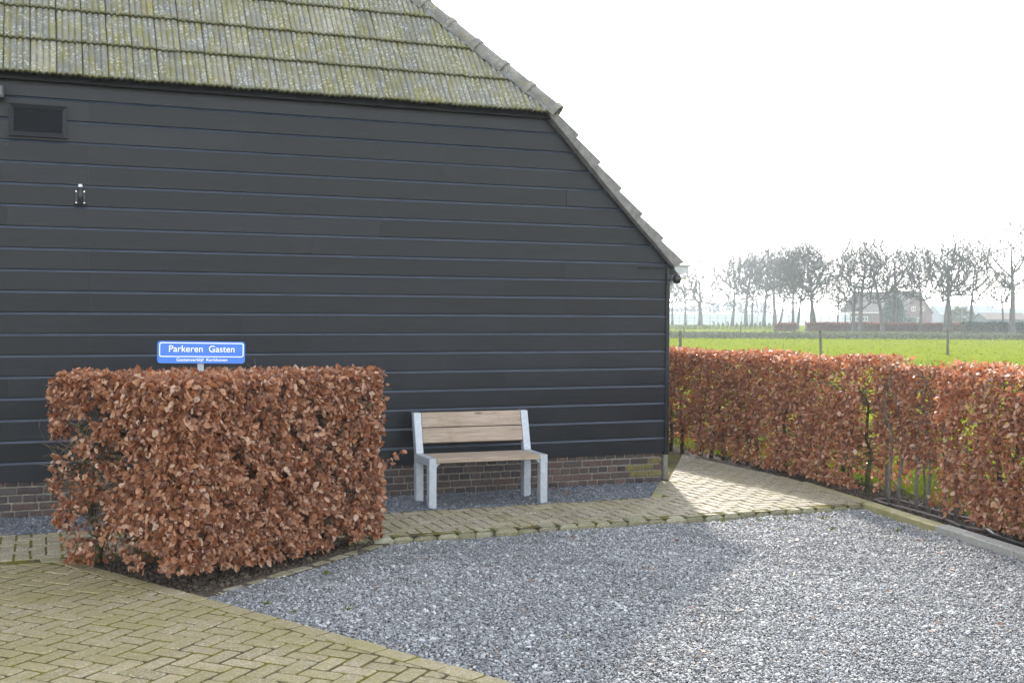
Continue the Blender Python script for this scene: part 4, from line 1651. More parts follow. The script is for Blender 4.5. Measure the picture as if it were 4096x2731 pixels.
def branchy(pts, count, lmin, lmax, r0, half):
    for _ in range(count):
        k = random.randint(1, 5)
        p = pts[k] + (pts[k + 1] - pts[k]) * random.random()
        an = random.uniform(0, 6.28)
        d = np.array((math.cos(an), math.sin(an), random.uniform(-0.2, 0.6)))
        L = random.uniform(lmin, lmax)
        r = random.uniform(0.6, 1.0) * r0
        for q in range(4):
            d2 = d + np.array((random.gauss(0, 0.25), random.gauss(0, 0.25), random.gauss(0.05, 0.2)))
            d2 /= np.linalg.norm(d2)
            e = p + d2 * L / 4
            if abs(e[0] - pts[0][0]) > half or e[2] > 1.22:
                break
            A.append(p); B.append(e); RA.append(r * (1 - q * 0.2)); RB.append(r * (1 - (q + 1) * 0.2))
            if random.random() < 0.6:
                d3 = d2 + np.array((random.gauss(0, 0.6), random.gauss(0, 0.6), random.gauss(0.1, 0.4)))
                d3 /= np.linalg.norm(d3)
                A.append(e); B.append(e + d3 * random.uniform(0.04, 0.12)); RA.append(0.0025); RB.append(0.0012)
            p, d = e, d2


s = s_lo
while s < s_hi:
    c, nr = hl(s)
    if not gap_zone(c[1]):
        pts = stem_pts(c[0] + random.gauss(0, 0.03), c[1], random.uniform(0.95, 1.15), 0.02)
        MB().tube([p - FO for p in pts], [0.026 * k_ for k_ in (1.0, 0.88, 0.78, 0.66, 0.52, 0.38, 0.22)], 8).build('stem', MAT['bark_moss'], fr, True)
        branchy(pts, 60, 0.15, 0.5, 0.007, 0.34)
    s += random.uniform(0.20, 0.30)
for (x, y, r) in ((1.369, -1.597, 0.018), (1.22, -1.80, 0.015), (1.214, -1.934, 0.016), (1.16, -2.228, 0.017), (1.137, -2.396, 0.018), (1.095, -2.617, 0.018), (1.078, -2.775, 0.013), (1.36, -2.10, 0.012), (1.34, -2.35, 0.011), (1.28, -2.60, 0.011)):
    pts = stem_pts(x, y, random.uniform(1.0, 1.2), 0.016)
    MB().tube([p - FO for p in pts], [r, r * 0.9, r * 0.82, r * 0.7, r * 0.55, r * 0.4, r * 0.25], 8).build('young_stem', MAT['bark_grey'], fr, True)
    branchy(pts[1:] + [pts[-1]], 22, 0.10, 0.26, 0.004, 0.16)
for _ in range(260):
    s = random.uniform(s_lo, s_hi)
    c, nr = hl(s)
    l = random.uniform(-0.28, 0.28)
    q = c + nr * l
    h = 1.205 + (random.uniform(0.03, 0.06) if random.random() < 0.93 else random.uniform(0.08, 0.2))
    A.append((q[0], q[1], 1.15)); B.append((q[0] + random.gauss(0, 0.02), q[1] + random.gauss(0, 0.02), h)); RA.append(0.0022); RB.append(0.001)
segs_mesh('twigs', np.array(A) - FO, np.array(B) - FO, RA, RB, MAT['twig'], fr, 4, kind='stuff')

# ------------------------------------------------------------------ drip hoses in the hedge strip
def hose(name, pts, r, mat, label):
    P = np.array(pts, float)
    t = np.linspace(0, len(P) - 1, len(P) * 7)
    Q = np.stack([np.interp(t, range(len(P)), P[:, k]) for k in range(3)], 1)
    for _ in range(3):
        Q[1:-1] = (Q[:-2] + 2 * Q[1:-1] + Q[2:]) / 4
    o = MB().tube([tuple(q) for q in Q], r, 8).build(name, mat, None, True)
    return tag(o, label, 'hose')


hose('garden_hose', [(1.14, -1.72, 0.0), (1.08, -1.90, 0.0), (1.07, -2.15, 0.0), (1.03, -2.50, 0.0), (0.97, -2.83, 0.0), (0.88, -3.03, 0.0), (0.89, -3.18, 0.0), (0.97, -3.30, 0.0)], 0.0125, MAT['hose'],
     'brown drip hose lying beside the kerb in front of the young stems')
hose('garden_hose', [(1.16, -1.70, 0.0), (1.32, -1.75, 0.0), (1.27, -2.1, 0.0), (1.20, -2.5, 0.0), (1.18, -2.9, 0.0), (1.12, -3.5, 0.0)], 0.0115, MAT['hose'],
     'dark brown drip hose threading behind the young hedge stems')
hose('garden_hose', [(0.96, -3.22, 0.0), (0.84, -3.42, 0.0), (0.76, -3.70, 0.0), (0.69, -4.1, 0.0), (0.52, -5.0, 0.0), (0.30, -6.2, 0.0)], 0.0135, MAT['hose_black'],
     'black hose running along the kerb below the nearest hedge leaves')
for i, (x, y) in enumerate(((1.077, -2.0), (0.985, -2.76), (0.885, -3.06))):
    o = MB().tube([(x, y + 0.02, 0.0), (x, y - 0.02, 0.0)], 0.0175, 8).build('hose_clip', MAT['hose_black'])
    tag(o, ['small black coupling on the brown hose nearest the path', 'black coupling midway along the brown drip hose', 'black coupling where the brown hose turns towards the hedge'][i], 'coupling')

# ------------------------------------------------------------------ litter on the gravel
LIT = [(-1.61, -3.72), (-0.35, -3.92), (-0.22, -4.15), (-1.05, -4.50), (-1.85, -4.85), (-1.55, -4.70), (-0.75, -5.02), (-0.40, -4.75), (-2.35, -4.40), (-2.10, -4.55), (-2.95, -3.45),
       (-3.35, -2.6), (-3.05, -2.9), (-0.55, -2.9), (0.05, -3.7), (0.25, -3.25), (0.30, -4.0), (-1.45, -5.3), (-2.75, -5.2), (-1.0, -5.35), (0.55, -2.9), (-2.1, -2.25), (-3.85, -3.2), (-1.4, -2.6)]
for i, (x, y) in enumerate(LIT):
    o = link('fallen_leaf', leaf_variant(i % 16, MAT['leaf_dry']))
    o.location = (x, y, -0.022)
    o.rotation_euler = (random.uniform(-0.4, 0.4), random.uniform(-0.4, 0.4), random.uniform(0, 6.28))
    sc_ = random.uniform(0.030, 0.05)
    o.scale = (sc_, sc_, sc_)
    tag(o, 'small dry brown leaf lying loose on the grey gravel', 'leaf', 'fallen leaves on the gravel')
for i in range(10):
    o = link('fallen_leaf', leaf_variant((i * 3) % 16, MAT['leaf_dry']))
    o.location = (random.uniform(-2.6, -1.0), random.uniform(-0.75, -0.12), 0.004)
    o.rotation_euler = (random.uniform(-0.4, 0.4), random.uniform(-0.4, 0.4), random.uniform(0, 6.28))
    sc_ = random.uniform(0.03, 0.045)
    o.scale = (sc_, sc_, sc_)
    tag(o, 'small dry brown leaf lying on the dark gravel around the bench legs', 'leaf', 'fallen leaves by the bench')
o = MB().tube([(-1.32, -3.93, -0.024), (-1.27, -3.87, -0.018)], 0.004, 6).build('straw', simple('pale_straw', (0.55, 0.45, 0.28), 0.7, 0.3, 0.1, 20))
tag(o, 'pale straw stalk lying on the gravel in front of the path', 'straw')

GREEN = [(0.0, (0.095, 0.125, 0.009)), (0.5, (0.128, 0.16, 0.012)), (1.0, (0.16, 0.185, 0.018))]
MAT['grass'] = leaf_material('grass_blade', GREEN, -0.5, 1.0, 0.0)


def tuft_mesh(seed, n, h, spread, w):
    r = np.random.default_rng(seed)
    V, F, T = [], [], []
    for k in range(n):
        a = r.uniform(0, 6.28)
        b = np.array((math.cos(a), math.sin(a), 0)) * r.uniform(0, spread * 0.35)
        lean = np.array((math.cos(a), math.sin(a), 0)) * r.uniform(0.15, 0.8) * h
        side = np.array((-math.sin(a), math.cos(a), 0)) * w * r.uniform(0.6, 1.2)
        hh = h * r.uniform(0.55, 1.1)
        i = len(V)
        V += [b - side, b + side, b + lean * 0.4 + (0, 0, hh * 0.65) + side * 0.7, b + lean * 0.4 + (0, 0, hh * 0.65) - side * 0.7, b + lean + (0, 0, hh)]
        F += [(i, i + 1, i + 2), (i, i + 2, i + 3), (i + 3, i + 2, i + 4)]
        T += [r.uniform(0, 1)] * 5
    me = bpy.data.meshes.new('grass_tuft')
    me.from_pydata([tuple(v) for v in V], [], F)
    at = me.attributes.new('tint', 'FLOAT', 'POINT')
    at.data.foreach_set('value', T)
    me.materials.append(MAT['grass'])
    return me


WEED = [tuft_mesh(k, 16, 0.022, 0.09, 0.004) for k in range(3)]
for i, (x, y) in enumerate(((-0.62, -2.0), (-0.06, -2.1), (-0.32, -2.08), (0.22, -2.2), (-0.40, -2.5), (-0.02, -2.62), (0.42, -2.85), (-4.55, -3.4), (-4.05, -2.75), (-4.15, -3.7), (-4.0, -4.6), (-4.45, -3.65))):
    o = link('weed', WEED[i % 3])
    o.location = (x, y, -0.035)
    o.rotation_euler = (0, 0, random.uniform(0, 6.28))
    k = random.uniform(0.45, 0.95)
    o.scale = (k * 1.6, k * 1.2, k)
    tag(o, 'tiny yellow-green weed sprouting through the grey gravel', 'weed', 'weeds in the gravel')


# ------------------------------------------------------------------ meadow grass
def grass_patch(name, pts, size, seed, meshes, label):
    r = np.random.default_rng(seed)
    n = len(pts)
    s = size * np.exp(r.normal(0, 0.3, n))
    return instance_stuff(name, pts, np.column_stack((r.normal(0, 0.1, (n, 2)), r.uniform(0, 6.28, n))), np.stack((s, s, s), 1), meshes, MAT['grass'], 'stuff', label, 'grass')


TUFT = [tuft_mesh(20 + k, 14, 0.09, 0.10, 0.004) for k in range(5)]
r = np.random.default_rng(2)
n = 12000
s = r.uniform(s_lo - 1.0, s_hi, n)
c, nr = hl(s)
out = 0.22 + r.exponential(0.9, n)
p = c - nr * out[:, None]
grass_patch('grass_verge', np.column_stack((p, np.full(n, -0.075))), 0.7, 3, TUFT, 'short sunlit green grass at the foot of the long hedge')
CLUMP = [tuft_mesh(40 + k, 26, 0.10, 0.45, 0.012) for k in range(5)]
n = 7000
dd = r.uniform(18, 94, n)
xx = r.uniform(0.06, 0.52, n)
P = CAM[None, :2] + dd[:, None] * (Fv[None, :2] + xx[:, None] * R2[None, :2])
rough = np.sin(P[:, 0] * 0.7) + np.sin(P[:, 1] * 0.9 + P[:, 0] * 0.3)
zz = np.full(n, -0.075)
size = np.where(rough > 1.1, 1.0, 0.55)
grass_patch('meadow_grass', np.column_stack((P, zz)), 0.28, 5, CLUMP, 'bright green grass of the flat sunlit meadow')

# ------------------------------------------------------------------ fences
MAT['post'] = simple('weathered_post', (0.115, 0.10, 0.075), 0.9, 0.2, 0.35, 12)


def post(x, y, h, r, label, leanx=0.0):
    o = empty('fence_post', (x, y, -0.08), label, 'fence post', None)
    MB().tube([(0, 0, 0), (leanx * 0.5, 0, h * 0.5), (leanx, 0.0, h - 0.02), (leanx, 0, h)], [r, r * 0.98, r * 0.96, r * 0.8], 8).build('stake', MAT['post'], o, True)
    for k in range(4):
        MB().box(-r * 1.3, -r * 0.85, -0.015, 0.015, h * (0.35 + 0.17 * k), h * (0.35 + 0.17 * k) + 0.05, 0.004).build('insulator', MAT['black'], o)
    return o


post(15.28, 25.75, 1.22, 0.055, 'wooden fence post in the meadow nearest the barn corner')
post(21.58, 26.15, 1.21, 0.052, 'wooden fence post standing mid meadow behind the long hedge', 0.06 * -1)
post(33.0, 32.0, 1.22, 0.058, 'wooden fence post in the meadow in front of the twin trees')
for i, (x, y) in enumerate(((41.6, 70.0), (45.7, 68.3), (49.6, 66.7), (53.4, 65.2), (57.1, 63.7), (63.9, 60.9))):
    o = MB().tube([(0, 0, -0.1), (0, 0, 0.85)], 0.045, 6).build('thin_fence_post', MAT['post'])
    o.location = (x, y, 0)
    tag(o, 'thin %s fence post in front of the low nursery rows, counted from the barn' % ['first', 'second', 'third', 'fourth', 'fifth', 'sixth'][i], 'fence post', 'thin far fence posts')

# ------------------------------------------------------------------ nursery rows and far hedges
def blob_leaves(name, P, size, seed, mat, parent=None, label=None, cat=None, kind='stuff', loc=(0, 0, 0)):
    r = np.random.default_rng(seed)
    N = r.normal(0, 1, (len(P), 3))
    N /= np.linalg.norm(N, axis=1, keepdims=True)
    u, v, nn, s = leaf_frames(P, N, size, r, -0.4)
    o = leaves_mesh(name, P - np.array(loc), u, v, nn, s, r, mat, parent, r.uniform(0, 1, len(P)))
    return tag(o, label, cat, None, kind)


MAT['nursery'] = leaf_material('grey_green_nursery_plant', [(0.0, (0.09, 0.095, 0.062)), (0.5, (0.135, 0.14, 0.10)), (1.0, (0.19, 0.195, 0.15))], -0.3, 0.9, 0.1)
MAT['conifer'] = leaf_material('dark_conifer', [(0.0, (0.018, 0.035, 0.018)), (0.5, (0.035, 0.062, 0.030)), (1.0, (0.060, 0.090, 0.045))], -0.1, 0.7)
MAT['shrub'] = leaf_material('pale_shrub', [(0.0, (0.085, 0.085, 0.05)), (0.5, (0.15, 0.145, 0.085)), (1.0, (0.23, 0.21, 0.13))], -0.2, 0.7)
MAT['russet'] = leaf_material('far_russet_hedge', [(0.0, (0.10, 0.042, 0.026)), (0.5, (0.17, 0.075, 0.045)), (1.0, (0.25, 0.12, 0.075))], 0.2, 0.7)
r = np.random.default_rng(9)
n = 26000
a0, a1 = np.array((36.2, 70.8)), np.array((69.2, 57.2))
nd = np.array((0.379, 0.925))
row = r.integers(0, 9, n)
P = a0 + (a1 - a0) * r.uniform(-0.05, 1.15, n)[:, None] + nd * (row * 1.5 + r.normal(0, 0.1, n))[:, None]
P = np.column_stack((P, -0.08 + 0.40 * r.uniform(0, 1, n) ** 0.8))
blob_leaves('nursery_rows', P, 0.13, 4, MAT['nursery'], None, 'low grey-green nursery rows across the far side of the meadow', 'plants')


def far_hedge(name, a, b, h, w, n, size, mat, seed, label):
    r = np.random.default_rng(seed)
    a, b = np.array(a), np.array(b)
    d = (b - a) / np.linalg.norm(b - a)
    m = np.array((-d[1], d[0]))
    L = np.linalg.norm(b - a)
    k = r.integers(0, 3, n)
    t = r.uniform(0, L, n)
    lat = np.where(k == 0, -w / 2, np.where(k == 1, w / 2, r.uniform(-w / 2, w / 2, n))) + r.normal(0, 0.04, n)
    z = np.where(k == 2, h, r.uniform(0, h, n)) + r.normal(0, 0.03, n)
    P = np.column_stack((a + d * t[:, None] + m * lat[:, None], z - 0.08))
    root = empty(name, (a[0], a[1], 0), label, 'hedge')
    blob_leaves('leaf_mass', P, size, seed, mat, root, loc=(a[0], a[1], 0))
    c = MB()
    q = [a - m * w * 0.4, b - m * w * 0.4, b + m * w * 0.4, a + m * w * 0.4]
    q = [x - a for x in q]
    c.add([(x[0], x[1], -0.08) for x in q] + [(x[0], x[1], h - 0.14) for x in q], [(0, 1, 5, 4), (1, 2, 6, 5), (2, 3, 7, 6), (3, 0, 4, 7), (4, 5, 6, 7)])
    c.build('branch_core', MAT['twig'], root)
    return root


far_hedge('clipped_hedge', (77.9, 110.1), (80.4, 109.1), 0.85, 0.6, 700, 0.2, MAT['russet'], 1, 'short clipped russet hedge beside the greenhouse conifers')
far_hedge('clipped_hedge', (81.5, 108.6), (99.1, 101.4), 0.95, 0.7, 4600, 0.2, MAT['russet'], 2, 'long clipped russet hedge in front of the brick farmhouse')
far_hedge('conifer_hedge', (89.1, 90.7), (102.5, 85.2), 1.12, 0.8, 3800, 0.2, MAT['conifer'], 3, 'dark green conifer hedge behind the meadow at far right')

# potted conifers and clipped balls in front of the greenhouse
r = np.random.default_rng(12)
for i in range(24):
    f = i / 23
    x, y = 72.8 + (86.0 - 72.8) * f, 127.1 + (121.7 - 127.1) * f
    tall = i > 9 or i % 3 == 1
    root = empty('nursery_conifer' if tall else 'clipped_bush', (x, y, -0.08),
                 'small grey-green cone-shaped nursery conifer before the greenhouse' if tall else 'small round clipped nursery bush before the greenhouse', 'conifer' if tall else 'bush',
                 'nursery conifers' if tall else 'clipped nursery bushes')
    n = 150
    q = r.normal(0, 1, (n, 3))
    q /= np.linalg.norm(q, axis=1, keepdims=True)
    if tall:
        h = r.uniform(0.85, 1.15)
        t = r.uniform(0, 1, n)
        an = r.uniform(0, 6.28, n)
        P = np.column_stack((0.26 * (1 - t * 0.75) * np.cos(an), 0.26 * (1 - t * 0.75) * np.sin(an), h * t))
    else:
        P = q * 0.28 + np.array((0, 0, 0.3))
    blob_leaves('foliage', P, 0.12, 50 + i, MAT['nursery'], root)
    MB().tube([(0, 0, 0), (0, 0, 0.5)], 0.02, 5).build('stem', MAT['bark_grey'], root)

# ------------------------------------------------------------------ bare trees
MAT['bark_far'] = simple('oak_bark', (0.105, 0.092, 0.078), 0.9, 0.15, 0.3, 3, bump=0.3)


def grow_tree(name, x, y, H, r0, label, seed, tw=0.03, fork=0.38, spread=0.6, up=0.35, mains=6, leader=1.0, lean=(0, 0), levels=4, bend=0.03, dens=1.0):
    """bare crown: points spread through the crown's volume are joined one by one to the nearest branch,
    and every branch is as thick as the twigs it carries ask for"""
    g = np.random.default_rng(seed)
    root = empty(name, (x, y, -0.08), label, 'tree')
    n_pts = int((430 if levels >= 4 else 200) * dens)
    # trunk axis
    steps = 16
    fork = fork + 0.03
    top = H * (0.72 + 0.16 * leader * (0.6 + 0.4 * up))
    ax = [np.zeros(3)]
    d = np.array((lean[0], lean[1], 1.0))
    for k in range(steps):
        d = d + np.array((g.normal(0, bend), g.normal(0, bend), 0.05))
        d /= np.linalg.norm(d)
        ax.append(ax[-1] + d * top / steps)
    pos = [a for a in ax]
    par = [-1] + list(range(steps))
    first = int(round(fork * H / (top / steps)))
    zb, zt = fork * H * 0.80, H
    wid = H * (0.27 + 0.24 * spread)
    P = []
    while len(P) < n_pts:
        q = g.uniform(-1, 1, 3)
        r = np.linalg.norm(q)
        if r > 1 or r < 1e-3 or g.uniform() > 0.25 + 0.75 * r:
            continue
        t = (q[2] + 1) / 2
        if g.uniform() > 0.22 + 0.95 * t:
            continue
        k = (0.62 + 0.38 * math.sin(math.pi * min(1.0, t * (0.75 + 0.3 * up) + 0.12))) * (0.9 + 0.22 * math.sin(3 * math.atan2(q[1], q[0]) + seed) + g.normal(0, 0.06))
        c = ax[-1] * t
        P.append(np.array((c[0] + q[0] * wid * k, c[1] + q[1] * wid * k, zb + (zt - zb) * t)))
    P = np.array(P)
    base = ax[min(first, steps)]
    P = P[np.argsort(np.linalg.norm((P - base) * np.array((1, 1, 0.8)), axis=1))]
    cap = len(pos) + 3 * len(P)
    X = np.zeros((cap, 3))
    D = np.zeros((cap, 3))
    ok = np.zeros(cap, bool)
    X[:len(pos)] = pos
    for k in range(1, len(pos)):
        D[k] = X[k] - X[k - 1]
        D[k] /= np.linalg.norm(D[k])
    ok[first:len(pos)] = True
    n = len(pos)
    parent = list(par)
    for p in P:
        v = p - X[:n]
        L = np.linalg.norm(v, axis=1) + 1e-6
        cs = (v * D[:n]).sum(1) / L
        cost = L * (1.0 + 1.5 * (1 - cs)) + 1.0 * np.maximum(0, -v[:, 2] + 0.25 * L)
        cost[~ok[:n]] = 1e9
        b = int(np.argmin(cost))
        last = b
        m = 2 if L[b] > 0.06 * H else 1
        for e in range(1, m + 1):
            f = e / m
            bow = D[b] * L[b] * 0.10 * math.sin(math.pi * f)
            q = X[b] + v[b] * f + bow + g.normal(0, 0.035 * L[b], 3) * (1 if e < m else 0)
            X[n] = q
            w = q - X[last]
            D[n] = w / (np.linalg.norm(w) + 1e-9)
            ok[n] = True
            parent.append(last)
            last = n
            n += 1
    # twigs at and along the ends
    kids = np.zeros(n, int)
    for k in range(1, n):
        kids[parent[k]] += 1
    load = np.ones(n)
    for k in range(n - 1, 0, -1):
        load[parent[k]] += load[k]
    rad = tw * load ** 0.37
    lim = r0 * 0.48
    rad = np.where(rad > lim, lim + (rad - lim) * 0.15, rad)
    A, B, RA, RB = [], [], [], []
    tA, tB, t0, t1 = [], [], [], []
    for k in range(1, n):
        q = parent[k]
        if k <= steps:
            f0, f1 = (k - 1) / steps, k / steps
            ra, rb = [r0 * (1 + 0.4 * max(0, 1 - f * 12)) * (1 - 0.42 * min(f * top, fork * H) / (fork * H)) for f in (f0, f1)]
            if k > first:
                fa, fb = [max(0.0, 1 - (f * top - fork * H) / (top - fork * H + 1e-6)) ** 0.75 for f in (f0, f1)]
                ra, rb = max(tw * 1.5, min(ra, r0 * 0.60 * fa)), max(tw * 1.5, min(rb, r0 * 0.60 * fb))
            if k <= first + 1:
                tA.append(X[q]); tB.append(X[k]); t0.append(ra); t1.append(rb)
                continue
            A.append(X[q]); B.append(X[k]); RA.append(ra); RB.append(rb)
            continue
        ra = min(rad[q], rad[k] * 1.35, lim)
        A.append(X[q]); B.append(X[k]); RA.append(ra); RB.append(min(rad[k], lim))
        nt = (4 if kids[k] == 0 else 2) if g.uniform() < 0.9 else 0
        for _ in range(nt):
            e = D[k] + g.normal(0, 0.38, 3) + np.array((0, 0, 0.2))
            e /= np.linalg.norm(e)
            l = H * g.uniform(0.035, 0.11)
            mid = X[k] + e * l * 0.5 + g.normal(0, 0.06, 3) * l
            A.append(X[k]); B.append(mid); RA.append(tw * 0.72); RB.append(tw * 0.6)
            A.append(mid); B.append(X[k] + e * l); RA.append(tw * 0.6); RB.append(tw * 0.45)
    segs_mesh('trunk', tA, tB, t0, t1, MAT['bark_far'], root, 7)
    segs_mesh('crown', A, B, RA, RB, MAT['bark_far'], root, 3)
    return root


TREES = [
    (113.8, 196.5, 8.1, .20, 'slim bare tree half hidden by the barn corner', dict(fork=.5, spread=.4, mains=5, levels=3)),
    (118.2, 199.1, 10.2, .23, 'first fully visible bare tree right of the barn, slim trunk', dict(fork=.42, spread=.5, mains=6)),
    (113.9, 186.1, 13.1, .42, 'broad bare tree with low spreading forks before the greenhouse', dict(fork=.24, spread=.95, up=.3, mains=8)),
    (119.6, 183.7, 14.0, .30, 'bare tree splitting into several upright stems before the greenhouse', dict(fork=.30, spread=.45, up=.6, mains=7)),
    (110.4, 165.2, 13.3, .32, 'straight thick-trunked bare tree, left of a thinner neighbour', dict(fork=.36, spread=.7, mains=7)),
    (119.2, 176.4, 12.3, .22, 'thinner bare tree close beside the straight thick trunk', dict(fork=.36, spread=.5, mains=6)),
    (117.3, 169.8, 13.7, .29, 'bare tree forking into a wide V before the greenhouse', dict(fork=.34, spread=.6, mains=6)),
    (113.5, 161.0, 13.8, .32, 'tall bare tree with a straight dark trunk and dense top', dict(fork=.40, spread=.65, mains=8)),
    (117.5, 165.3, 11.5, .20, 'slender bare tree leaning right beside the dense-topped tree', dict(fork=.33, spread=.5, lean=(.10, -.03), mains=6)),
    (91.7, 125.3, 11.2, .21, 'left stem of the bare tree pair that opens as a V', dict(fork=.34, spread=.65, lean=(-.05, .02), mains=7)),
    (93.0, 126.2, 11.2, .18, 'right stem of the bare tree pair that opens as a V', dict(fork=.30, spread=.5, lean=(.10, -.03), mains=6)),
    (82.2, 108.4, 10.4, .21, 'left trunk of the pair under the densest upright crown', dict(fork=.33, spread=.55, up=.55, lean=(-.02, 0), mains=9, dens=1.15)),
    (83.4, 109.4, 10.4, .19, 'right trunk of the pair under the densest upright crown', dict(fork=.32, spread=.6, up=.55, lean=(.03, 0), mains=9, dens=1.15)),
    (92.1, 116.3, 7.1, .13, 'small bare tree right of the densest upright crown', dict(fork=.42, spread=.5, mains=6, levels=3)),
    (104.6, 130.5, 5.9, .11, 'smallest thin bare tree left of the brick farmhouse', dict(fork=.4, spread=.45, mains=5, levels=3)),
    (86.0, 105.4, 10.2, .23, 'low-forking candelabra-shaped bare tree at the farmhouse corner', dict(fork=.25, spread=.55, up=.8, mains=6, lean=(-.02, .0))),
    (84.1, 101.7, 11.5, .25, 'tall bare tree in front of the farmhouse roof edge', dict(fork=.38, spread=.5, up=.6, mains=8)),
    (85.6, 99.6, 9.6, .23, 'bare tree with one long crooked limb reaching left over the farmhouse', dict(fork=.34, spread=.85, up=.2, mains=6, bend=.05)),
    (95.2, 109.0, 11.3, .26, 'V-crowned bare tree in front of the dark conifer', dict(fork=.40, spread=.62, up=.7, mains=7)),
    (93.9, 106.6, 7.1, .11, 'thin young bare tree right of the dark conifer', dict(fork=.4, spread=.35, up=.7, mains=5, levels=3)),
    (89.7, 97.9, 9.8, .17, 'slim many-stemmed bare tree before the farmhouse gable', dict(fork=.36, spread=.45, up=.7, mains=9, dens=1.1)),
    (89.4, 93.6, 9.3, .23, 'left trunk of the twin trees beside the farmhouse gable', dict(fork=.38, spread=.85, up=.2, mains=6, lean=(-.02, .01))),
    (90.9, 94.5, 11.2, .25, 'right and taller trunk of the twin trees beside the farmhouse gable', dict(fork=.36, spread=.7, mains=9, leader=1.1)),
    (93.1, 93.6, 9.8, .18, 'bare tree with level side branches above the dark conifer hedge', dict(fork=.36, spread=.95, up=.1, mains=9)),
    (99.6, 95.4, 6.8, .13, 'thin bare tree left of the biggest tree', dict(fork=.45, spread=.4, mains=6, levels=3, lean=(.03, 0))),
    (93.1, 87.6, 12.4, .31, 'biggest bare tree at the right edge of the picture', dict(fork=.34, spread=.85, up=.25, mains=9, bend=.04)),
]
for i, (x, y, H, r0, lab, kw) in enumerate(TREES):
    grow_tree('bare_tree', x, y, H * 1.06, r0 * 1.15, lab, 100 + i, tw=(0.029 if y > 140 else 0.020), **kw)['group'] = 'bare roadside trees'

# dark conifer and pale shrub by the house
def bush(name, x, y, h, w, n, size, mat, label, cat, seed, cone=False):
    r = np.random.default_rng(seed)
    root = empty(name, (x, y, -0.08), label, cat)
    q = r.normal(0, 1, (n, 3))
    q /= np.linalg.norm(q, axis=1, keepdims=True)
    q *= r.uniform(0.55, 1.0, (n, 1)) ** 0.5
    k = 1 + 0.22 * vnoise(q, 3.0, seed)
    P = q * k[:, None] * np.array((w / 2, w / 2, h / 2)) + np.array((0, 0, h / 2))
    if cone:
        P[:, :2] *= (1.15 - 0.75 * (P[:, 2:3] / h))
    P[:, 2] = np.maximum(P[:, 2], 0.02)
    blob_leaves('crown', P, size, seed, mat, root)
    MB().tube([(0, 0, 0), (0, 0, h * 0.6)], [w * 0.05, w * 0.02], 6).build('trunk', MAT['bark_far'], root)
    return root


bush('conifer_tree', 134.4, 155.4, 5.3, 4.2, 2600, 0.42, MAT['conifer'], 'dark green conifer against the farmhouse wall', 'tree', 31, True)
bush('shrub', 135.2, 140.2, 3.4, 3.6, 1500, 0.32, MAT['shrub'], 'pale yellowish rounded shrub right of the farmhouse', 'shrub', 32)
bush('shrub', 152.0, 171.5, 1.9, 2.6, 700, 0.3, MAT['conifer'], 'low dark shrub below the farmhouse gable', 'shrub', 33)

# ------------------------------------------------------------------ brick farmhouse
MAT['house_brick'] = simple('farmhouse_brick', (0.135, 0.080, 0.065), 0.9, 0.2, 0.25, 2.0)
MAT['house_roof'] = simple('farmhouse_roof_tile', (0.15, 0.125, 0.11), 0.95, 0.1, 0.25, 1.6)
MAT['cream'] = simple('cream_paint', (0.62, 0.58, 0.46), 0.6, 0.4, 0.08, 2)
t = NT('window_glass')
t.bsdf((0.03, 0.04, 0.05), 0.05, 0.6)
MAT['glass_dark'] = t.m
house = empty('farmhouse', (159.8, 182.1, -0.08), 'brick farmhouse with a tiled gable roof and chimney beyond the trees', 'house')
lx, gx = np.array((-0.304, 0.952)), np.array((0.952, 0.304))      # along the eaves, along the gable
HLn, HWd, HE, HR = 15.2, 10.6, 2.75, 7.15


def hp(a, b, z):
    q = lx * a + gx * b
    return (q[0], q[1], z)


w = MB()
g = [(0, 0), (HWd, 0), (HWd, HE), (HWd / 2, HR - 0.15), (0, HE)]
w.add([hp(0, b, z) for b, z in g] + [hp(HLn, b, z) for b, z in g], [(0, 1, 2, 3, 4), (9, 8, 7, 6, 5)] + [(k, (k + 1) % 5, 5 + (k + 1) % 5, 5 + k) for k in range(5)])
w.build('wall', MAT['house_brick'], house)
roof = MB()
sl = (HR - HE) / (HWd / 2)
rows = 15
for side in (0, 1):
    for k in range(rows):
        f0, f1 = k / rows, (k + 1) / rows
        b0, b1 = -0.35 + (HWd / 2 + 0.35) * f0, -0.35 + (HWd / 2 + 0.35) * f1
        z0, z1 = HE + sl * b0 + 0.16, HE + sl * b1 + 0.08
        if side:
            b0, b1 = HWd - b0, HWd - b1
        roof.add([hp(-0.25, b0, z0), hp(HLn + 0.25, b0, z0), hp(HLn + 0.25, b1, z1), hp(-0.25, b1, z1), hp(-0.25, b0, z0 - 0.1), hp(HLn + 0.25, b0, z0 - 0.1)], [(0, 1, 2, 3), (0, 4, 5, 1)])
rf = roof.build('roof', MAT['house_roof'], house)
ch = MB()
cq = [hp(a, b, 0)[:2] for a, b in ((5.2, 4.9), (6.3, 4.9), (6.3, 5.8), (5.2, 5.8))]
ch.add([(x, y, 6.4) for x, y in cq] + [(x, y, 8.1) for x, y in cq], [(0, 1, 5, 4), (1, 2, 6, 5), (2, 3, 7, 6), (3, 0, 4, 7), (4, 5, 6, 7)])
ch.build('chimney', MAT['house_brick'], rf)
MB().tube([hp(-0.2, -0.42, HE - 0.02), hp(HLn + 0.2, -0.42, HE - 0.02)], 0.09, 6).build('gutter', MAT['cream'], house)


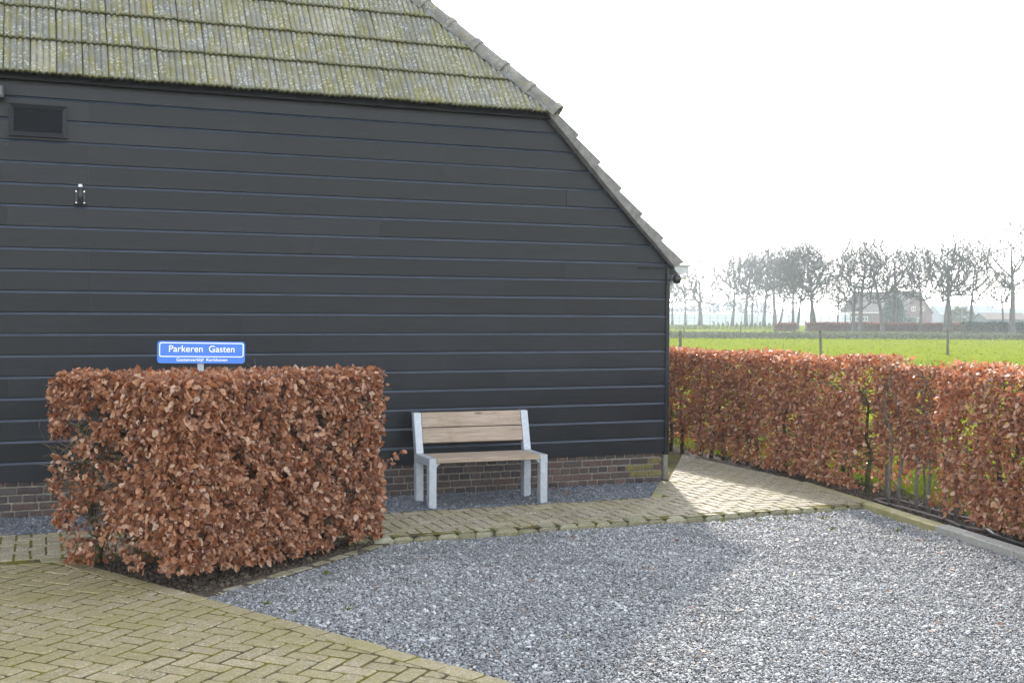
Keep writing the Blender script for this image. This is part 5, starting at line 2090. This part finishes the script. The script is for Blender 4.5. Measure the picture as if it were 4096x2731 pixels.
def hwin(face, a, z0, z1, wd, name='window'):
    def P(u, o, z):
        return hp(a + u, -o, z) if face == 'long' else hp(-o, a + u, z)
    mb = MB()
    mb.add([P(-wd / 2, .04, z0), P(wd / 2, .04, z0), P(wd / 2, .04, z1), P(-wd / 2, .04, z1), P(-wd / 2, -.05, z0), P(wd / 2, -.05, z0), P(wd / 2, -.05, z1), P(-wd / 2, -.05, z1)],
           [(0, 1, 2, 3), (0, 1, 5, 4), (1, 2, 6, 5), (2, 3, 7, 6), (3, 0, 4, 7)])
    o = mb.build(name, MAT['cream'], house)
    m = 2 if wd > 0.9 else 1
    for k in range(m):
        u0 = -wd / 2 + 0.1 + k * (wd - 0.1) / m
        u1 = u0 + (wd - 0.1) / m - 0.1
        MB().add([P(u0, .06, z0 + .1), P(u1, .06, z0 + .1), P(u1, .06, z1 - .1), P(u0, .06, z1 - .1)], [(0, 1, 2, 3)]).build('pane', MAT['glass_dark'], o)


for a in (9.2, 11.4, 13.2):
    hwin('long', a, 0.95, 1.95, 1.4)
hwin('gable', 3.4, 3.1, 4.0, 1.5)
hwin('gable', 6.6, 3.1, 4.0, 1.7)
hwin('gable', 5.3, 0.2, 1.7, 1.0, 'door')

# ------------------------------------------------------------------ greenhouse
t = NT('greenhouse_glass')
t.bsdf((0.62, 0.66, 0.69), 0.25, 0.5, None, 0.0, Transmission_Weight=0.2, IOR=1.4)
MAT['gh_glass'] = t.m
MAT['gh_roof_glare'] = simple('painted_sun_glare_glass', (0.80, 0.82, 0.84), 0.3, 0.5, 0.05, 0.5)  # near-white colour stands in for sun reflected off the roof glass
MAT['gh_frame'] = simple('greenhouse_frame', (0.20, 0.23, 0.25), 0.5, 0.5, 0.1, 1)
gh = empty('greenhouse', (118.0, 221.0, -0.08), 'long pale glass greenhouse behind the row of bare trees', 'greenhouse')
g0, g1 = np.array((118.0, 221.0)), np.array((162.0, 190.0))
gd = (g1 - g0) / np.linalg.norm(g1 - g0)
gm = np.array((-gd[1], gd[0]))
if gm[1] < 0:
    gm = -gm
GL = np.linalg.norm(g1 - g0)
nb = 16
bw = GL / nb
for k in range(nb):
    a, b = gd * (k * bw), gd * ((k + 1) * bw)
    m_ = (a + b) / 2
    dp = gm * 22
    mk('glass_wall', [(a[0], a[1], 0), (b[0], b[1], 0), (b[0], b[1], 2.2), (a[0], a[1], 2.2)], [(0, 1, 2, 3)], MAT['gh_glass'], gh)
    mk('roof_bay', [(a[0], a[1], 2.2), (m_[0], m_[1], 2.85), (b[0], b[1], 2.2), (a[0] + dp[0], a[1] + dp[1], 2.2), (m_[0] + dp[0], m_[1] + dp[1], 2.85), (b[0] + dp[0], b[1] + dp[1], 2.2)],
       [(0, 1, 4, 3), (1, 2, 5, 4), (0, 2, 1)], MAT['gh_roof_glare'], gh)
    fr_ = MB()
    for q in (a, m_):
        fr_.box(-0.05, 0.05, -0.05, 0.05, 0, 2.22, M=Matrix.Translation((q[0] - gm[0] * 0.06, q[1] - gm[1] * 0.06, 0)))
    for zz in (0.75, 1.45, 2.2):
        o_ = -gm * 0.07
        fr_.tube([(a[0] + o_[0], a[1] + o_[1], zz), (b[0] + o_[0], b[1] + o_[1], zz)], 0.035, 4)
    fr_.build('frame', MAT['gh_frame'], gh)

# ------------------------------------------------------------------ far sheds and farm roofs
MAT['shed_roof'] = simple('grey_corrugated_roof', (0.15, 0.165, 0.18), 0.9, 0.15, 0.12, 0.6)
MAT['shed_wall'] = simple('dark_shed_wall', (0.10, 0.10, 0.10), 0.8, 0.3, 0.2, 0.6)
MAT['barn_roof'] = simple('brown_tiled_roof', (0.14, 0.105, 0.085), 0.8, 0.3, 0.2, 0.8)
MAT['pale_wall'] = simple('pale_rendered_wall', (0.55, 0.52, 0.45), 0.8, 0.3, 0.1, 0.6)


def shed(name, x, y, ang, L, W, he, hr, wall, roof_, label):
    root = empty(name, (x, y, -0.08), label, 'shed')
    root.rotation_euler = (0, 0, ang)
    b = MB()
    g = [(-W / 2, 0), (W / 2, 0), (W / 2, he), (0, hr - 0.1), (-W / 2, he)]
    b.add([(-L / 2, q, z) for q, z in g] + [(L / 2, q, z) for q, z in g], [(0, 1, 2, 3, 4)[::-1], (5, 6, 7, 8, 9)] + [(k, 5 + k, 5 + (k + 1) % 5, (k + 1) % 5) for k in range(5)])
    b.build('wall', wall, root)
    for s_ in (-1, 1):
        e = MB()
        e.add([(-L / 2 - .3, s_ * (W / 2 + .3), he - 0.1), (L / 2 + .3, s_ * (W / 2 + .3), he - 0.1), (L / 2 + .3, 0, hr), (-L / 2 - .3, 0, hr),
               (-L / 2 - .3, s_ * (W / 2 + .3), he - 0.22), (L / 2 + .3, s_ * (W / 2 + .3), he - 0.22), (L / 2 + .3, 0, hr - .12), (-L / 2 - .3, 0, hr - .12)],
              [(0, 1, 2, 3), (0, 4, 5, 1), (1, 5, 6, 2), (3, 7, 4, 0)])
        e.build('roof_slope', roof_, root)
    d = MB().box(-L * 0.12, L * 0.12, -W / 2 - 0.05, -W / 2 + 0.05, 0, he * 0.8).build('door', MAT['shed_roof'], root)
    return root


va = -psi
shed('cattle_shed', 287.0, 301.0, va + 0.02, 20, 14, 3.0, 6.0, MAT['shed_wall'], MAT['shed_roof'], 'long blue-grey shed roof far behind the pale shrub')
shed('cattle_shed', 313.0, 305.0, va - 0.02, 22, 14, 2.6, 5.1, MAT['pale_wall'], MAT['shed_roof'], 'second far blue-grey shed roof at the right edge')
shed('farm_shed', 167.5, 164.0, va + 0.15, 8.5, 5.0, 1.6, 2.75, MAT['shed_wall'], MAT['barn_roof'], 'low brown-roofed farm shed behind the dark conifer hedge')
shed('farm_shed', 174.5, 159.0, va + 1.5, 7.0, 3.4, 1.5, 2.6, MAT['pale_wall'], MAT['barn_roof'], 'little pale-walled shed at the right edge behind the biggest tree')

# ------------------------------------------------------------------ distant wood
MAT['far_wood'] = leaf_material('distant_bare_wood', [(0.0, (0.06, 0.06, 0.058)), (0.5, (0.085, 0.083, 0.078)), (1.0, (0.12, 0.115, 0.105))], -0.1, 0.9)
r = np.random.default_rng(77)


def far_wood(name, d0, d1, x0, x1, h, n, size, seed, label):
    r = np.random.default_rng(seed)
    dd = r.uniform(d0, d1, n)
    xx = r.uniform(x0, x1, n)
    P2 = CAM[None, :2] + dd[:, None] * (Fv[None, :2] + xx[:, None] * R2[None, :2])
    hh = h * (0.75 + 0.25 * vnoise(np.column_stack((xx * 40, np.zeros(n), np.zeros(n))), 1.0, seed))
    P = np.column_stack((P2, hh * r.uniform(0, 1, n) ** 1.3))
    blob_leaves(name, P, size, seed, MAT['far_wood'], None, label, 'wood')


far_wood('distant_wood', 410, 460, 0.10, 0.22, 9.0, 5200, 0.9, 1, 'hazy bare wood on the horizon behind the left end of the greenhouse')
far_wood('distant_treeline', 560, 620, 0.06, 0.54, 6.0, 7000, 1.2, 2, 'faint blue-grey line of trees along the whole horizon')

# ------------------------------------------------------------------ haze
hz = MB().box(-160, 700, -60, 760, -1.1, 16.0).build('haze', MAT['white'])
t = NT('haze_air')
vp = t.n('ShaderNodeVolumePrincipled', {'Color': (0.80, 0.88, 1.0), 'Density': 0.0008, 'Anisotropy': 0.2})
t.t.links.new(vp.outputs[0], t.out.inputs['Volume'])
hz.data.materials.clear()
hz.data.materials.append(t.m)
hz['kind'] = 'stuff'
hz['label'] = 'pale spring haze softening the distance'


# crumbs of soil under the hedges
def crumbs(name, poly_planes, x0, x1, y0, y1, n, z, label, seed):
    r = np.random.default_rng(seed)
    P = np.column_stack((r.uniform(x0, x1, n), r.uniform(y0, y1, n)))
    keep = np.ones(n, bool)
    for nx, ny, d in poly_planes:
        keep &= P @ np.array((nx, ny)) <= d
    P = P[keep]
    m = len(P)
    s_ = 0.008 * np.exp(r.normal(0, 0.5, m))
    instance_stuff(name, np.column_stack((P, np.full(m, z) + r.uniform(0, 0.012, m))), r.uniform(-1.5, 1.5, (m, 3)), np.stack((s_, s_, s_ * 1.5), 1), PEB, MAT['soil'], 'stuff', label, 'soil')


crumbs('soil_crumbs', [halfplane((-5.58, -1.90), (-4.94, -3.12)), halfplane((-4.94, -3.12), (-3.50, -1.92)), (0, 1, -1.90)], -5.6, -3.4, -3.2, -1.9, 6500, -0.034, 'dark crumbly soil under the triangular hedge', 1)
crumbs('soil_crumbs', [(-1, 0.188, -1.33), (1, -0.188, 2.1)], 0.3, 2.0, -5.0, 2.0, 12000, -0.028, 'dark crumbly soil in the strip under the long hedge', 2)
